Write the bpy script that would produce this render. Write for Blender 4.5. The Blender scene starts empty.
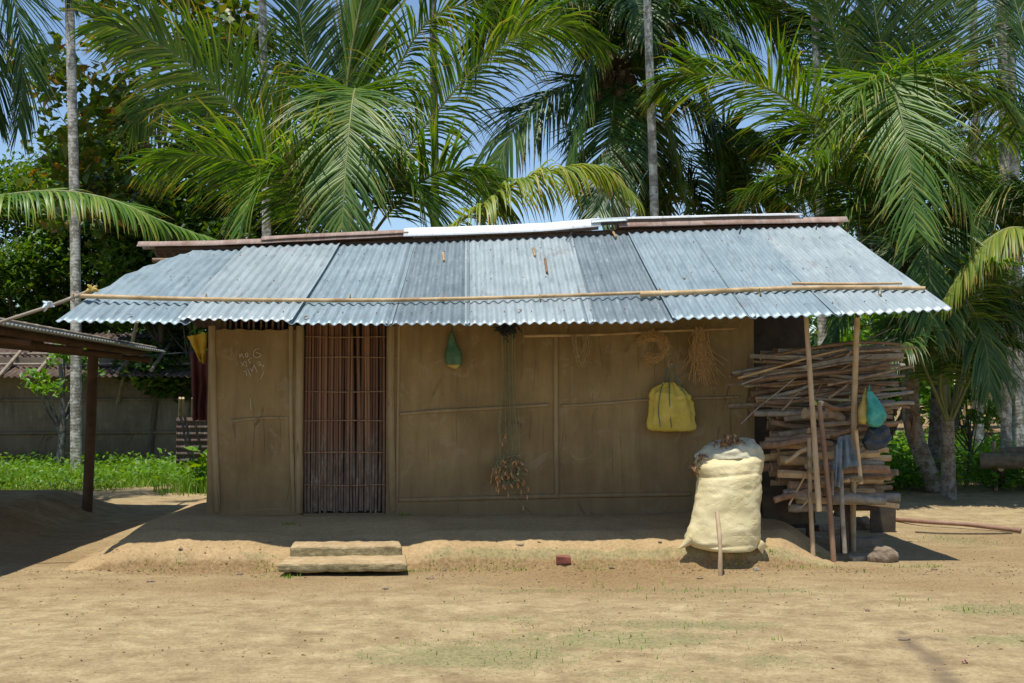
import bpy, math, random
import numpy as np
from mathutils import Vector, Matrix, noise as mnoise

R = math.radians
random.seed(7); rng = np.random.default_rng(7)
scene = bpy.context.scene
COL = scene.collection

# ------------------------------------------------------------------ camera
F = 1150.0; CAMH = 1.55; PITCH = math.atan((386 - 341.5) / F)
cam_d = bpy.data.cameras.new('camera'); cam = bpy.data.objects.new('camera', cam_d); COL.objects.link(cam)
cam.location = (0, 0, CAMH); cam.rotation_euler = (R(90) + PITCH, 0, 0)
cam_d.sensor_width = 36; cam_d.lens = F / 1024 * 36; cam_d.clip_end = 2000; cam_d.clip_start = .05
scene.camera = cam
# ------------------------------------------------------------------ world, sun, exposure
SUN = Vector((-0.12, -0.255, 1)).normalized()          # towards the sun
w = bpy.data.worlds.new('World'); scene.world = w; w.use_nodes = True
nt = w.node_tree; bg = nt.nodes['Background']
sky = nt.nodes.new('ShaderNodeTexSky'); sky.sky_type = 'NISHITA'; sky.sun_disc = False
sky.sun_elevation = math.asin(SUN.z); sky.sun_rotation = math.atan2(SUN.x, SUN.y)
sky.air_density = 1.0; sky.dust_density = .2; sky.ozone_density = 3.5
nt.links.new(sky.outputs[0], bg.inputs[0]); bg.inputs[1].default_value = 0.125
sd = bpy.data.lights.new('sun', 'SUN'); sd.energy = 4.5; sd.angle = R(.53); sd.color = (1, .95, .86)
so = bpy.data.objects.new('sun', sd); COL.objects.link(so); so.location = (0, 0, 30)
so.rotation_euler = SUN.to_track_quat('Z', 'Y').to_euler()
vs = scene.view_settings; vs.view_transform = 'Standard'; vs.look = 'None'; vs.gamma = 1; vs.exposure = 0.30
scene.render.engine = 'CYCLES'
scene.cycles.use_denoising = True
scene.cycles.max_bounces = 7; scene.cycles.transparent_max_bounces = 8
scene.cycles.sample_clamp_indirect = 6

# ------------------------------------------------------------------ pixel helpers (find real positions at real depths)
cp, sp = math.cos(PITCH), math.sin(PITCH)
def ray(px, py):
    x = (px - 512) / F; z = -(py - 341.5) / F
    return Vector((x, cp - sp * z, sp + cp * z))
def WP(px, py, D):
    d = ray(px, py); k = D / d.y
    return Vector((d.x * k, D, CAMH + d.z * k))
def GP(px, py, z=0.0):
    d = ray(px, py); k = (z - CAMH) / d.z
    return Vector((d.x * k, d.y * k, z))
YAW = 0.0384
AX = Vector((math.cos(YAW), math.sin(YAW), 0)); AY = Vector((-math.sin(YAW), math.cos(YAW), 0))
HO = Vector((0, 10.95, 0))
def H(u, v, z): return HO + AX * u + AY * v + Vector((0, 0, z))
def WALL(px, py, off=0.0):
    d = ray(px, py); o = Vector((0, 0, CAMH))
    n = AY; q = HO - AY * off
    k = (q - o).dot(n) / d.dot(n)
    return o + d * k
def wall_u(px, py=420): return (WALL(px, py) - HO).dot(AX)

# ------------------------------------------------------------------ mesh helpers
class MB:
    def __init__(s): s.v = []; s.f = []; s.m = []; s.n = 0
    def add(s, v, f, m=0):
        v = np.asarray(v, float).reshape(-1, 3); b = s.n
        s.v.append(v); s.n += len(v)
        for q in f: s.f.append([i + b for i in q]); s.m.append(m)
    def build(s, name, mats, parent=None, smooth=True, loc=None, angle=None):
        V = np.concatenate(s.v) if s.v else np.zeros((0, 3))
        return mkmesh(name, V, s.f, mats, parent, smooth, s.m)
def mkmesh(name, V, faces, mats, parent=None, smooth=True, midx=None):
    me = bpy.data.meshes.new(name)
    V = np.asarray(V, float)
    if isinstance(faces, np.ndarray):
        nf, k = faces.shape
        me.vertices.add(len(V)); me.vertices.foreach_set('co', V.astype(np.float32).ravel())
        me.loops.add(nf * k); me.loops.foreach_set('vertex_index', faces.astype(np.int32).ravel())
        me.polygons.add(nf); me.polygons.foreach_set('loop_start', np.arange(0, nf * k, k, dtype=np.int32))
        me.update(calc_edges=True); me.validate()
    else:
        me.from_pydata([tuple(p) for p in V], [], faces)
    if smooth: me.polygons.foreach_set('use_smooth', [True] * len(me.polygons))
    if not isinstance(mats, (list, tuple)): mats = [mats]
    for m in mats: me.materials.append(m)
    if midx is not None and len(mats) > 1 and len(midx) == len(me.polygons): me.polygons.foreach_set('material_index', midx)
    me.update()
    o = bpy.data.objects.new(name, me); COL.objects.link(o)
    if parent is not None:
        o.parent = parent
        o.matrix_parent_inverse = Matrix.Translation(-parent.location)
    return o
def tag(o, label=None, cat=None, group=None, kind=None):
    if label: o['label'] = label
    if cat: o['category'] = cat
    if group: o['group'] = group
    if kind: o['kind'] = kind
    return o
def thing(name, label, cat, loc, group=None):
    o = bpy.data.objects.new(name, None); COL.objects.link(o); o.location = loc; o.empty_display_size = .2
    return tag(o, label, cat, group)
def catmull(P, n):
    P = [np.array(p, float) for p in P]
    if len(P) == 2:
        t = np.linspace(0, 1, n)[:, None]; return P[0] * (1 - t) + P[1] * t
    Q = [2 * P[0] - P[1]] + P + [2 * P[-1] - P[-2]]
    seg = len(P) - 1; out = []
    for i in range(n):
        x = i / (n - 1) * seg; k = min(int(x), seg - 1); t = x - k
        a, b, c, d = Q[k], Q[k + 1], Q[k + 2], Q[k + 3]
        out.append(.5 * ((2 * b) + (c - a) * t + (2 * a - 5 * b + 4 * c - d) * t * t + (3 * b - a - 3 * c + d) * t ** 3))
    return np.array(out)
def tube(mb, pts, rad, seg=8, caps=True, m=0, mcap=None, irr=0.0, seed=0, shape=None):
    pts = np.asarray([list(p) for p in pts], float); n = len(pts)
    if np.isscalar(rad): rad = [rad] * n
    T = np.gradient(pts, axis=0); T /= np.linalg.norm(T, axis=1)[:, None] + 1e-9
    ref = np.array([0, 0, 1.]) if abs(T[0][2]) < .9 else np.array([1., 0, 0])
    U = np.cross(T[0], ref); U /= np.linalg.norm(U)
    rr = np.random.default_rng(seed)
    prof = 1 + irr * (rr.random(seg) - .5) * 2 if shape is None else np.array(shape)
    V = []
    for i in range(n):
        U = U - T[i] * U.dot(T[i]); U /= np.linalg.norm(U); W = np.cross(T[i], U)
        a = np.arange(seg) / seg * 2 * math.pi
        r = rad[i] * prof * (1 + irr * .4 * (rr.random(seg) - .5))
        V.append(pts[i] + np.outer(np.cos(a) * r, U) + np.outer(np.sin(a) * r, W))
    V = np.concatenate(V); f = []
    for i in range(n - 1):
        for j in range(seg):
            k = (j + 1) % seg
            f.append([i * seg + j, i * seg + k, (i + 1) * seg + k, (i + 1) * seg + j])
    mb.add(V, f, m)
    if caps:
        mc = m if mcap is None else mcap
        mb.add(V[:seg], [list(range(seg))[::-1]], mc); mb.add(V[-seg:], [list(range(seg))], mc)
def box(mb, c, s, m=0, M=None, jit=0.0):
    c = np.array(c, float); s = np.array(s, float) / 2
    v = np.array([[x, y, z] for x in (-1, 1) for y in (-1, 1) for z in (-1, 1)], float) * s
    if jit: v += (rng.random(v.shape) - .5) * jit
    if M is not None: v = v @ np.array(M.to_3x3()).T
    mb.add(v + c, [[0, 1, 3, 2], [4, 6, 7, 5], [0, 4, 5, 1], [2, 3, 7, 6], [0, 2, 6, 4], [1, 5, 7, 3]], m)
def gridmesh(fn, nu, nv):
    V = np.array([list(fn(i / (nu - 1), j / (nv - 1))) for j in range(nv) for i in range(nu)])
    f = [[j * nu + i, j * nu + i + 1, (j + 1) * nu + i + 1, (j + 1) * nu + i] for j in range(nv - 1) for i in range(nu - 1)]
    return V, f
def nz(x, y, z=0.0, s=1.0): return mnoise.noise(Vector((x * s, y * s, z * s)))
def bevel(o, w=.006, seg=2):
    b = o.modifiers.new('bevel', 'BEVEL'); b.width = w; b.segments = seg; b.limit_method = 'ANGLE'; return o
def weather(o, amt=.01, size=.1, lev=3):
    """subdivide and roughen a block so it reads as worn earth or stone"""
    s = o.modifiers.new('sub', 'SUBSURF'); s.subdivision_type = 'SIMPLE'; s.levels = s.render_levels = lev
    t = bpy.data.textures.new('rough', 'CLOUDS'); t.noise_scale = size; t.noise_depth = 3
    d = o.modifiers.new('rough', 'DISPLACE'); d.texture = t; d.strength = amt; d.mid_level = .5; d.texture_coords = 'GLOBAL'
    return o

# ------------------------------------------------------------------ materials
class N:
    def __init__(s, name):
        s.mat = bpy.data.materials.new(name); s.mat.use_nodes = True
        s.t = s.mat.node_tree; s.b = s.t.nodes['Principled BSDF']; s.out = s.t.nodes['Material Output']
    def n(s, typ, **kw):
        o = s.t.nodes.new('ShaderNode' + typ)
        for k, v in kw.items():
            if k.startswith('i_'):
                o.inputs[k[2:].replace('_', ' ')].default_value = v
            else: setattr(o, k, v)
        return o
    def l(s, a, b): s.t.links.new(a, b)
    def coord(s, scale=(1, 1, 1), obj=False):
        g = s.n('TexCoord') if obj else s.n('NewGeometry')
        m = s.n('Mapping'); m.inputs['Scale'].default_value = scale
        s.l(g.outputs['Object' if obj else 'Position'], m.inputs['Vector']); return m.outputs[0]
    def noise(s, vec, scale, detail=5, rough=.6, dist=0):
        o = s.n('TexNoise'); o.inputs['Scale'].default_value = scale; o.inputs['Detail'].default_value = detail
        o.inputs['Roughness'].default_value = rough; o.inputs['Distortion'].default_value = dist
        if vec is not None: s.l(vec, o.inputs['Vector'])
        return o.outputs['Fac']
    def ramp(s, fac, stops):
        o = s.n('ValToRGB'); e = o.color_ramp.elements
        while len(e) < len(stops): e.new(.5)
        for x, (p, c) in zip(e, stops):
            x.position = p; x.color = (*c, 1) if len(c) == 3 else c
        s.l(fac, o.inputs[0]); return o.outputs[0]
    def mix(s, fac, a, b, mode='MIX'):
        o = s.n('Mix', data_type='RGBA', blend_type=mode)
        for k, v in ((0, fac), (6, a), (7, b)):
            if hasattr(v, 'is_output'): s.l(v, o.inputs[k])
            else: o.inputs[k].default_value = v if k == 0 else ((*v, 1) if len(v) == 3 else v)
        return o.outputs[2]
    def math(s, op, a, b=0.5, clamp=False):
        o = s.n('Math', operation=op, use_clamp=clamp)
        for k, v in ((0, a), (1, b)):
            if hasattr(v, 'is_output'): s.l(v, o.inputs[k])
            else: o.inputs[k].default_value = v
        return o.outputs[0]
    def bump(s, h, strength=.5, dist=.02):
        o = s.n('Bump'); o.inputs['Strength'].default_value = strength; o.inputs['Distance'].default_value = dist
        s.l(h, o.inputs['Height']); s.l(o.outputs[0], s.b.inputs['Normal']); return o
    def attr(s, name):
        o = s.n('Attribute', attribute_name=name); return o.outputs['Fac']
    def set(s, rough=.8, metal=0, spec=.5):
        s.b.inputs['Roughness'].default_value = rough; s.b.inputs['Metallic'].default_value = metal
        s.b.inputs['Specular IOR Level'].default_value = spec
    def col(s, c):
        if hasattr(c, 'is_output'): s.l(c, s.b.inputs['Base Color'])
        else: s.b.inputs['Base Color'].default_value = (*c, 1)

def m_simple(name, c1, c2, scale=8, rough=.85, stretch=(1, 1, 1), bump=.4, bd=.01, spec=.3, metal=0, c3=None, obj=False):
    k = N(name); v = k.coord(stretch, obj)
    f = k.noise(v, scale, 6, .65)
    st = [(.3, c1), (.68, c2)] if c3 is None else [(.25, c1), (.5, c2), (.72, c3)]
    c = k.ramp(f, st); k.col(c); k.set(rough, metal, spec)
    h = k.noise(v, scale * 4, 4, .6); k.bump(h, bump, bd)
    return k.mat

def m_ground(name, plinth=False):
    k = N(name); v = k.coord()
    a = k.noise(v, .9, 5, .6); b = k.noise(v, 5, 6, .7); c = k.noise(v, 38, 5, .75)
    vs_ = k.coord((.8, 1.5, 1)); st = k.noise(vs_, 2.6, 8, .72, .6)
    if plinth:
        base = k.ramp(a, [(.3, (.36, .25, .12)), (.7, (.47, .34, .18))])
        base = k.mix(.35, base, k.ramp(b, [(.3, (.26, .175, .09)), (.7, (.50, .35, .19))]))
    else:
        base = k.ramp(a, [(.3, (.30, .205, .095)), (.7, (.44, .325, .16))])
        base = k.mix(.6, base, k.ramp(st, [(.3, (.17, .115, .058)), (.5, (.34, .255, .135)), (.66, (.60, .475, .265))]))
        base = k.mix(.45, base, k.ramp(b, [(.32, (.15, .10, .05)), (.68, (.54, .43, .25))]))
    # fine grit
    base = k.mix(.5, base, k.mix(1.0, base, k.ramp(c, [(.32, (.45, .43, .4)), (.6, (1.15, 1.15, 1.15))]), 'MULTIPLY'))
    # dark crumbs and pebbles
    vo = k.n('TexVoronoi'); vo.inputs['Scale'].default_value = 26; k.l(v, vo.inputs['Vector'])
    spk = k.ramp(vo.outputs['Distance'], [(.06, (1, 1, 1)), (.13, (0, 0, 0))])
    sel = k.ramp(k.noise(v, 7, 3, .5), [(.52, (0, 0, 0)), (.6, (1, 1, 1))])
    spk = k.math('MULTIPLY', k.math('MULTIPLY', spk, sel), .5)
    base = k.mix(spk, base, (.16, .11, .07))
    moss = k.attr('moss'); mn = k.noise(v, 6, 9, .82)
    mm = k.math('MULTIPLY', k.math('SUBTRACT', k.math('ADD', moss, k.math('MULTIPLY', mn, 1.7)), 1.24), 5, True)
    mm = k.math('MULTIPLY', k.math('MINIMUM', k.math('MAXIMUM', mm, 0.0), 1.0), .55 if plinth else .72)
    base = k.mix(mm, base, k.ramp(c, [(.3, (.12, .125, .05)), (.65, (.30, .275, .13))]))
    rub = k.attr('soil')
    rm = k.math('MULTIPLY', k.math('SUBTRACT', k.math('ADD', rub, k.math('MULTIPLY', b, .5)), .45), 2.2, True)
    base = k.mix(rm, base, k.ramp(c, [(.3, (.15, .095, .045)), (.55, (.27, .18, .085)), (.7, (.38, .265, .135))]))
    damp = k.attr('damp')
    dm = k.math('MULTIPLY', k.math('SUBTRACT', k.math('ADD', damp, k.math('MULTIPLY', b, .8)), .72), 2.6, True)
    base = k.mix(k.math('MULTIPLY', dm, .7), base, (.13, .095, .065))
    k.col(base); k.set(.95, 0, .15)
    hh = k.math('ADD', k.math('MULTIPLY', c, .5), b); hh = k.math('ADD', hh, k.math('MULTIPLY', k.noise(v, 90, 3, .7), .25))
    k.bump(hh, .8 if not plinth else .6, .022)
    return k.mat

def m_mud(name, c1=(.21, .145, .068), c2=(.33, .24, .12)):
    k = N(name); v = k.coord((1, 1, .16)); w_ = k.coord()
    a = k.noise(v, 9, 6, .7); b = k.noise(w_, 1.4, 5, .6)
    base = k.ramp(b, [(.3, c1), (.7, c2)])
    base = k.mix(.55, base, k.mix(1, base, k.ramp(a, [(.3, (.6, .58, .55)), (.68, (1.2, 1.18, 1.15))]), 'MULTIPLY'))
    pt = k.ramp(k.noise(w_, 3.1, 7, .75, .8), [(.56, (0, 0, 0)), (.60, (1, 1, 1))]); base = k.mix(k.math('MULTIPLY', pt, .35), base, (.36, .29, .19))
    sz = k.n('SeparateXYZ'); k.l(w_, sz.inputs[0]); spl = k.math('MULTIPLY', k.math('SUBTRACT', k.math('ADD', .62, k.math('MULTIPLY', k.noise(w_, 6, 6, .7), .5)), sz.outputs[2]), 2.2, True)
    base = k.mix(k.math('MULTIPLY', spl, .55), base, (.15, .10, .055))
    # cracks run down the daub
    v2 = k.coord((6.5, 6.5, .55)); vo = k.n('TexVoronoi', feature='DISTANCE_TO_EDGE'); vo.inputs['Scale'].default_value = 1.0
    d = k.noise(w_, 3, 3, .6); vv = k.n('Mix', data_type='VECTOR'); vv.inputs[0].default_value = .12
    k.l(v2, vv.inputs[4]); k.l(k.t.nodes.new('ShaderNodeTexNoise').outputs['Color'], vv.inputs[5]); k.l(vv.outputs[1], vo.inputs['Vector'])
    cr = k.ramp(vo.outputs['Distance'], [(.0, (1, 1, 1)), (.018, (0, 0, 0))])
    cr = k.math('MULTIPLY', cr, k.ramp(k.noise(w_, 2.3, 4, .6), [(.5, (0, 0, 0)), (.62, (1, 1, 1))]))
    base = k.mix(k.math('MULTIPLY', cr, .7), base, (.08, .055, .03))
    k.col(base); k.set(.95, 0, .15)
    h = k.math('ADD', a, k.math('MULTIPLY', k.noise(w_, 45, 4, .7), .3)); h = k.math('SUBTRACT', h, k.math('MULTIPLY', cr, .8))
    k.bump(h, .45, .02); return k.mat

def m_tin(name, c1, c2, rust=.25, metal=.35, rough=.5, streak=True):
    k = N(name); w_ = k.coord(); v = k.coord((3.2, .28, .28)); oi = k.n('ObjectInfo')
    a = k.noise(v, 5, 6, .7); b = k.noise(w_, 2.4, 6, .65); c = k.noise(w_, 30, 5, .7)
    base = k.ramp(a, [(.28, c1), (.7, c2)])
    base = k.mix(.4, base, k.ramp(b, [(.3, c1), (.7, c2)]))
    wht = k.math('MULTIPLY', k.ramp(k.noise(v, 13, 6, .8), [(.56, (0, 0, 0)), (.70, (1, 1, 1))]), .5)
    base = k.mix(wht, base, (.62, .66, .67))
    dk = k.math('MULTIPLY', k.ramp(k.noise(v, 8, 7, .8), [(.34, (1, 1, 1)), (.46, (0, 0, 0))]), .6)
    base = k.mix(dk, base, (.10, .12, .135))
    if rust > 0:
        rm = k.ramp(k.noise(w_, 1.7, 8, .75, .6), [(.66 - .25 * rust, (0, 0, 0)), (.80 - .25 * rust, (1, 1, 1))])
        rm = k.math('MULTIPLY', rm, min(1, .25 + rust))
        base = k.mix(rm, base, k.ramp(c, [(.3, (.10, .05, .03)), (.7, (.25, .145, .09))]))
    k.col(base); k.set(rough, metal, .45)
    rr = k.n('MapRange'); rr.inputs[3].default_value = rough - .12; rr.inputs[4].default_value = rough + .2
    k.l(b, rr.inputs[0]); k.l(rr.outputs[0], k.b.inputs['Roughness'])
    k.bump(c, .12, .004); return k.mat

def m_leaf(name, c1, c2, c3=None, trans=.35, rough=.42, tip=None, spec=.5):
    k = N(name); g = k.n('NewGeometry'); oi = k.n('ObjectInfo')
    r = g.outputs['Random Per Island']
    st = [(0, c1), (1, c2)] if c3 is None else [(0, c1), (.8, c2), (1, c3)]
    base = k.ramp(r, st)
    hs = k.n('HueSaturation'); k.l(base, hs.inputs['Color'])
    mr = k.n('MapRange'); mr.inputs[3].default_value = .8; mr.inputs[4].default_value = 1.22; k.l(oi.outputs['Random'], mr.inputs[0])
    k.l(mr.outputs[0], hs.inputs['Value']); base = hs.outputs[0]
    if tip is not None:
        t = k.attr('tip'); tf = k.math('MULTIPLY', k.math('SUBTRACT', k.math('ADD', t, k.math('MULTIPLY', r, .35)), .98), 3, True)
        base = k.mix(tf, base, tip)
    k.col(base); k.set(rough, 0, spec)
    tr = k.n('BsdfTranslucent'); hs2 = k.n('HueSaturation'); hs2.inputs['Saturation'].default_value = 1.2; hs2.inputs['Value'].default_value = 1.6
    hs2.inputs['Hue'].default_value = .485
    k.l(base, hs2.inputs['Color']); k.l(hs2.outputs[0], tr.inputs['Color'])
    mx = k.n('MixShader'); mx.inputs[0].default_value = trans
    k.l(k.b.outputs[0], mx.inputs[1]); k.l(tr.outputs[0], mx.inputs[2]); k.l(mx.outputs[0], k.out.inputs[0])
    return k.mat

M = {}
M['ground'] = m_ground('soil')
M['plinth'] = m_ground('smoothed_mud', True)
M['mud'] = m_mud('mud_plaster')
M['mudrib'] = m_mud('mud_rib', (.26, .188, .10), (.39, .295, .165))
M['mud_far'] = m_mud('grey_mud', (.16, .13, .095), (.25, .21, .16))
M['tin'] = m_tin('galvanised_tin', (.17, .235, .265), (.33, .41, .44), .22)
M['tin_dark'] = m_tin('dull_tin', (.12, .16, .18), (.25, .305, .33), .22)
M['tin_pale'] = m_tin('pale_tin', (.24, .295, .315), (.41, .47, .48), .28)
M['tin_white'] = m_tin('bright_tin', (.62, .64, .64), (.85, .86, .86), .0, .1, .5)
M['tin_rust'] = m_tin('rusty_tin', (.17, .085, .055), (.42, .33, .28), .6, .1, .8)
M['tin_old'] = m_tin('old_brown_tin', (.05, .03, .022), (.115, .075, .055), .4, .05, .9)
M['bamboo'] = m_simple('dry_bamboo', (.22, .13, .055), (.43, .29, .14), 7, .6, (1, 1, 1), .2, .005, .35, c3=(.56, .42, .24))
M['bamboo_grey'] = m_simple('weathered_bamboo', (.16, .13, .10), (.34, .29, .22), 6, .7)
M['bamboo_dark'] = m_simple('dark_bamboo', (.10, .06, .035), (.24, .15, .085), 9, .6)  # darker brown bamboo for laths, rafters and some branches
k = N('door_slats'); v = k.coord((1, 1, .1)); g = k.n('NewGeometry')
base = k.ramp(g.outputs['Random Per Island'], [(0, (.06, .026, .014)), (.6, (.15, .068, .036)), (1, (.26, .135, .07))])
# grey weathering of the lower half, with short highlights painted as pale mottles
sx = k.n('SeparateXYZ'); k.l(g.outputs['Position'], sx.inputs[0])
gr = k.math('MULTIPLY', k.math('ADD', k.math('SUBTRACT', 1.25, sx.outputs[2]), k.math('MULTIPLY', k.noise(v, 11, 6, .75), 1.1)), 1.0)
gm = k.ramp(gr, [(.55, (0, 0, 0)), (1.0, (1, 1, 1))])
base = k.mix(k.math('MULTIPLY', gm, .75), base, k.ramp(k.noise(k.coord((1, 1, .22)), 34, 5, .8), [(.36, (.05, .035, .025)), (.55, (.15, .115, .085)), (.70, (.40, .34, .27))]))
k.col(base); k.set(.6, 0, .4); k.bump(k.noise(v, 40, 4, .7), .4, .005); M['slat'] = k.mat
M['wood'] = m_simple('firewood_bark', (.10, .07, .042), (.28, .20, .125), 14, .85, (1, 1, 1), .6, .008, c3=(.38, .31, .23))
M['wood_pale'] = m_simple('split_wood', (.34, .21, .10), (.60, .41, .21), 16, .8, (1, 1, 1), .4, .005, c3=(.62, .48, .32))
M['wood_red'] = m_simple('reddish_wood', (.18, .10, .055), (.37, .235, .14), 14, .8)
M['wood_grey'] = m_simple('grey_wood', (.17, .145, .11), (.38, .33, .26), 14, .85)
M['woodend'] = m_simple('cut_wood', (.40, .27, .15), (.62, .46, .28), 30, .8)
M['pole'] = m_simple('support_pole', (.25, .17, .095), (.45, .33, .20), 10, .75, (1, 1, .4), .4, .006, c3=(.52, .41, .27))
M['pole_red'] = m_simple('reddish_pole', (.19, .10, .06), (.37, .235, .15), 10, .75, (1, 1, .4))
M['darkpost'] = m_simple('dark_post', (.06, .035, .02), (.12, .07, .04), 8, .8)
M['rope'] = m_simple('jute', (.22, .16, .08), (.42, .33, .18), 40, .9)
M['straw'] = m_simple('brown_straw', (.38, .22, .09), (.68, .45, .20), 40, .85)
M['dark'] = m_simple('dark_cord', (.015, .022, .028), (.04, .055, .065), 20, .8)
M['cord_green'] = m_simple('green_cord', (.17, .18, .09), (.34, .33, .18), 20, .6)
M['tagorange'] = m_simple('orange_tag', (.50, .20, .06), (.78, .42, .18), 30, .6)
k = N('worn_step'); v = k.coord(); g = k.n('NewGeometry'); sx = k.n('SeparateXYZ'); k.l(g.outputs['Normal'], sx.inputs[0])
c_ = k.noise(v, 30, 6, .75); a_ = k.noise(v, 6, 6, .7)
base = k.ramp(a_, [(.3, (.33, .235, .125)), (.7, (.52, .39, .225))]); base = k.mix(.5, base, k.mix(1, base, k.ramp(c_, [(.3, (.5, .5, .48)), (.65, (1.15, 1.15, 1.15))]), 'MULTIPLY'))
mk = k.math('MULTIPLY', k.math('SUBTRACT', k.math('ADD', k.math('MULTIPLY', k.math('SUBTRACT', .8, sx.outputs[2]), .6), k.noise(v, 12, 7, .8)), .64), 4, True)
base = k.mix(k.math('MULTIPLY', mk, .6), base, k.ramp(c_, [(.3, (.10, .105, .05)), (.6, (.22, .21, .11)), (.75, (.38, .35, .22))]))
k.col(base); k.set(.95, 0, .15); k.bump(k.math('ADD', c_, a_), .6, .015); M['step'] = k.mat
M['stone'] = m_simple('brown_stone', (.15, .11, .075), (.30, .23, .155), 9, .9, bump=.7, bd=.02)
M['brick'] = m_simple('red_brick', (.17, .05, .035), (.30, .11, .075), 20, .9)
M['maroon'] = m_simple('maroon_cloth', (.07, .022, .022), (.13, .045, .04), 6, .9)
M['yellow_cloth'] = m_simple('yellow_cloth', (.42, .26, .02), (.60, .40, .05), 6, .8)
M['greycloth'] = m_simple('blue_grey_cloth', (.09, .12, .14), (.20, .24, .26), 12, .9)
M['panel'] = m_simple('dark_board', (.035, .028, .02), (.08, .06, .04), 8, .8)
def m_plastic(name, c, c2, trans=.25, rough=.35):
    k = N(name); v = k.coord(); f = k.noise(v, 14, 5, .6)
    cc = k.ramp(f, [(.3, c), (.7, c2)]); k.col(cc); k.set(rough, 0, .5); k.bump(k.noise(v, 22, 4, .6, 1.2), .6, .012)
    tr = k.n('BsdfTranslucent'); k.l(cc, tr.inputs[0]); mx = k.n('MixShader'); mx.inputs[0].default_value = trans
    k.l(k.b.outputs[0], mx.inputs[1]); k.l(tr.outputs[0], mx.inputs[2]); k.l(mx.outputs[0], k.out.inputs[0]); return k.mat
M['teal'] = m_plastic('teal_plastic', (.03, .30, .22), (.12, .55, .42))
M['yellow_plastic'] = m_plastic('yellow_plastic', (.40, .28, .03), (.70, .52, .14))
M['black_plastic'] = m_plastic('black_plastic', (.012, .014, .016), (.05, .055, .06), .05)
M['green_plastic'] = m_plastic('green_plastic', (.05, .14, .07), (.10, .24, .12))
M['white_plastic'] = m_plastic('white_plastic', (.5, .6, .7), (.8, .85, .88), .2)
M['pink_plastic'] = m_plastic('pink_plastic', (.6, .12, .14), (.5, .3, .35), .2)
# woven sack: fine weave, grime, creases
def m_sack(name, c, c2, dirt):
    k = N(name); v = k.coord(); f = k.noise(v, 5, 6, .65)
    cc = k.ramp(f, [(.3, c), (.7, c2)])
    cc = k.mix(k.math('MULTIPLY', k.ramp(k.noise(v, 9, 7, .75), [(.58, (0, 0, 0)), (.75, (1, 1, 1))]), .5), cc, dirt)
    k.col(cc); k.set(.55, 0, .35)
    wv = k.noise(k.coord((1, 1, 1)), 8, 5, .6, 1.5); cz = k.noise(k.coord((1, 1, 1.1)), 4.5, 3, .5, 2.2)
    cz = k.ramp(k.math('ABSOLUTE', k.math('SUBTRACT', cz, .5)), [(0, (0, 0, 0)), (.035, (1, 1, 1))]); wv = k.math('ADD', wv, k.math('MULTIPLY', cz, .35))
    k.bump(wv, .24, .025)
    tr = k.n('BsdfTranslucent'); k.l(cc, tr.inputs[0]); mx = k.n('MixShader'); mx.inputs[0].default_value = .12
    k.l(k.b.outputs[0], mx.inputs[1]); k.l(tr.outputs[0], mx.inputs[2]); k.l(mx.outputs[0], k.out.inputs[0]); return k.mat
M['sack'] = m_sack('woven_sack', (.62, .52, .27), (.78, .69, .42), (.38, .30, .15))
M['sack_lip'] = m_sack('sack_lip', (.48, .45, .31), (.64, .60, .44), (.35, .30, .22))
M['bag'] = m_sack('yellow_bag', (.58, .42, .05), (.80, .64, .14), (.30, .2, .05))
M['strap'] = m_simple('green_strap', (.05, .13, .12), (.10, .22, .19), 20, .6)
M['chalk'] = m_simple('chalk', (.50, .45, .36), (.66, .60, .48), 60, .9)
# foliage
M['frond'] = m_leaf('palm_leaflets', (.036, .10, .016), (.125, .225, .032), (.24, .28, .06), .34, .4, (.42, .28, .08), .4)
M['frond_dark'] = m_leaf('dark_palm_leaflets', (.02, .065, .014), (.07, .145, .026), (.14, .20, .035), .3, .38, (.26, .18, .06), .4)  # darker leaflets: own tone, and shade painted into some fronds
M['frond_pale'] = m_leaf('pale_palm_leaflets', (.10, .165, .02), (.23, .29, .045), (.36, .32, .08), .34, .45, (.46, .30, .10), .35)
M['frond_dry'] = m_leaf('dry_palm_leaflets', (.20, .19, .06), (.36, .30, .12), (.44, .32, .15), .3, .55, (.40, .27, .12))
M['rachis'] = m_simple('palm_rachis', (.14, .16, .05), (.27, .27, .10), 6, .5, bump=.1)
M['rachis_dark'] = m_simple('dark_rachis', (.09, .12, .04), (.18, .19, .07), 6, .5, bump=.1)
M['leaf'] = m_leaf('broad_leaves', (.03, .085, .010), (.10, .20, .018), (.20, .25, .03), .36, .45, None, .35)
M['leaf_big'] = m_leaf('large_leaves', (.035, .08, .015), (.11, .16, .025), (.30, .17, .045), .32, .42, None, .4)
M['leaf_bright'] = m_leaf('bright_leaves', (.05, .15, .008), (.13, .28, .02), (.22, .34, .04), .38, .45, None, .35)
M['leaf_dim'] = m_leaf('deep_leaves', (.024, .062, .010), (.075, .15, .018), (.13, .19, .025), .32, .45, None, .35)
M['grass'] = m_leaf('grass_blades', (.07, .18, .01), (.16, .30, .025), (.28, .33, .06), .36, .5, None, .3)
M['dullgrass'] = m_leaf('dull_grass', (.10, .12, .03), (.22, .23, .08), (.34, .30, .14), .2, .7, None, .2)
M['deadleaf'] = m_leaf('dead_leaves', (.16, .08, .035), (.32, .19, .09), (.42, .30, .16), .15, .8)
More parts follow.
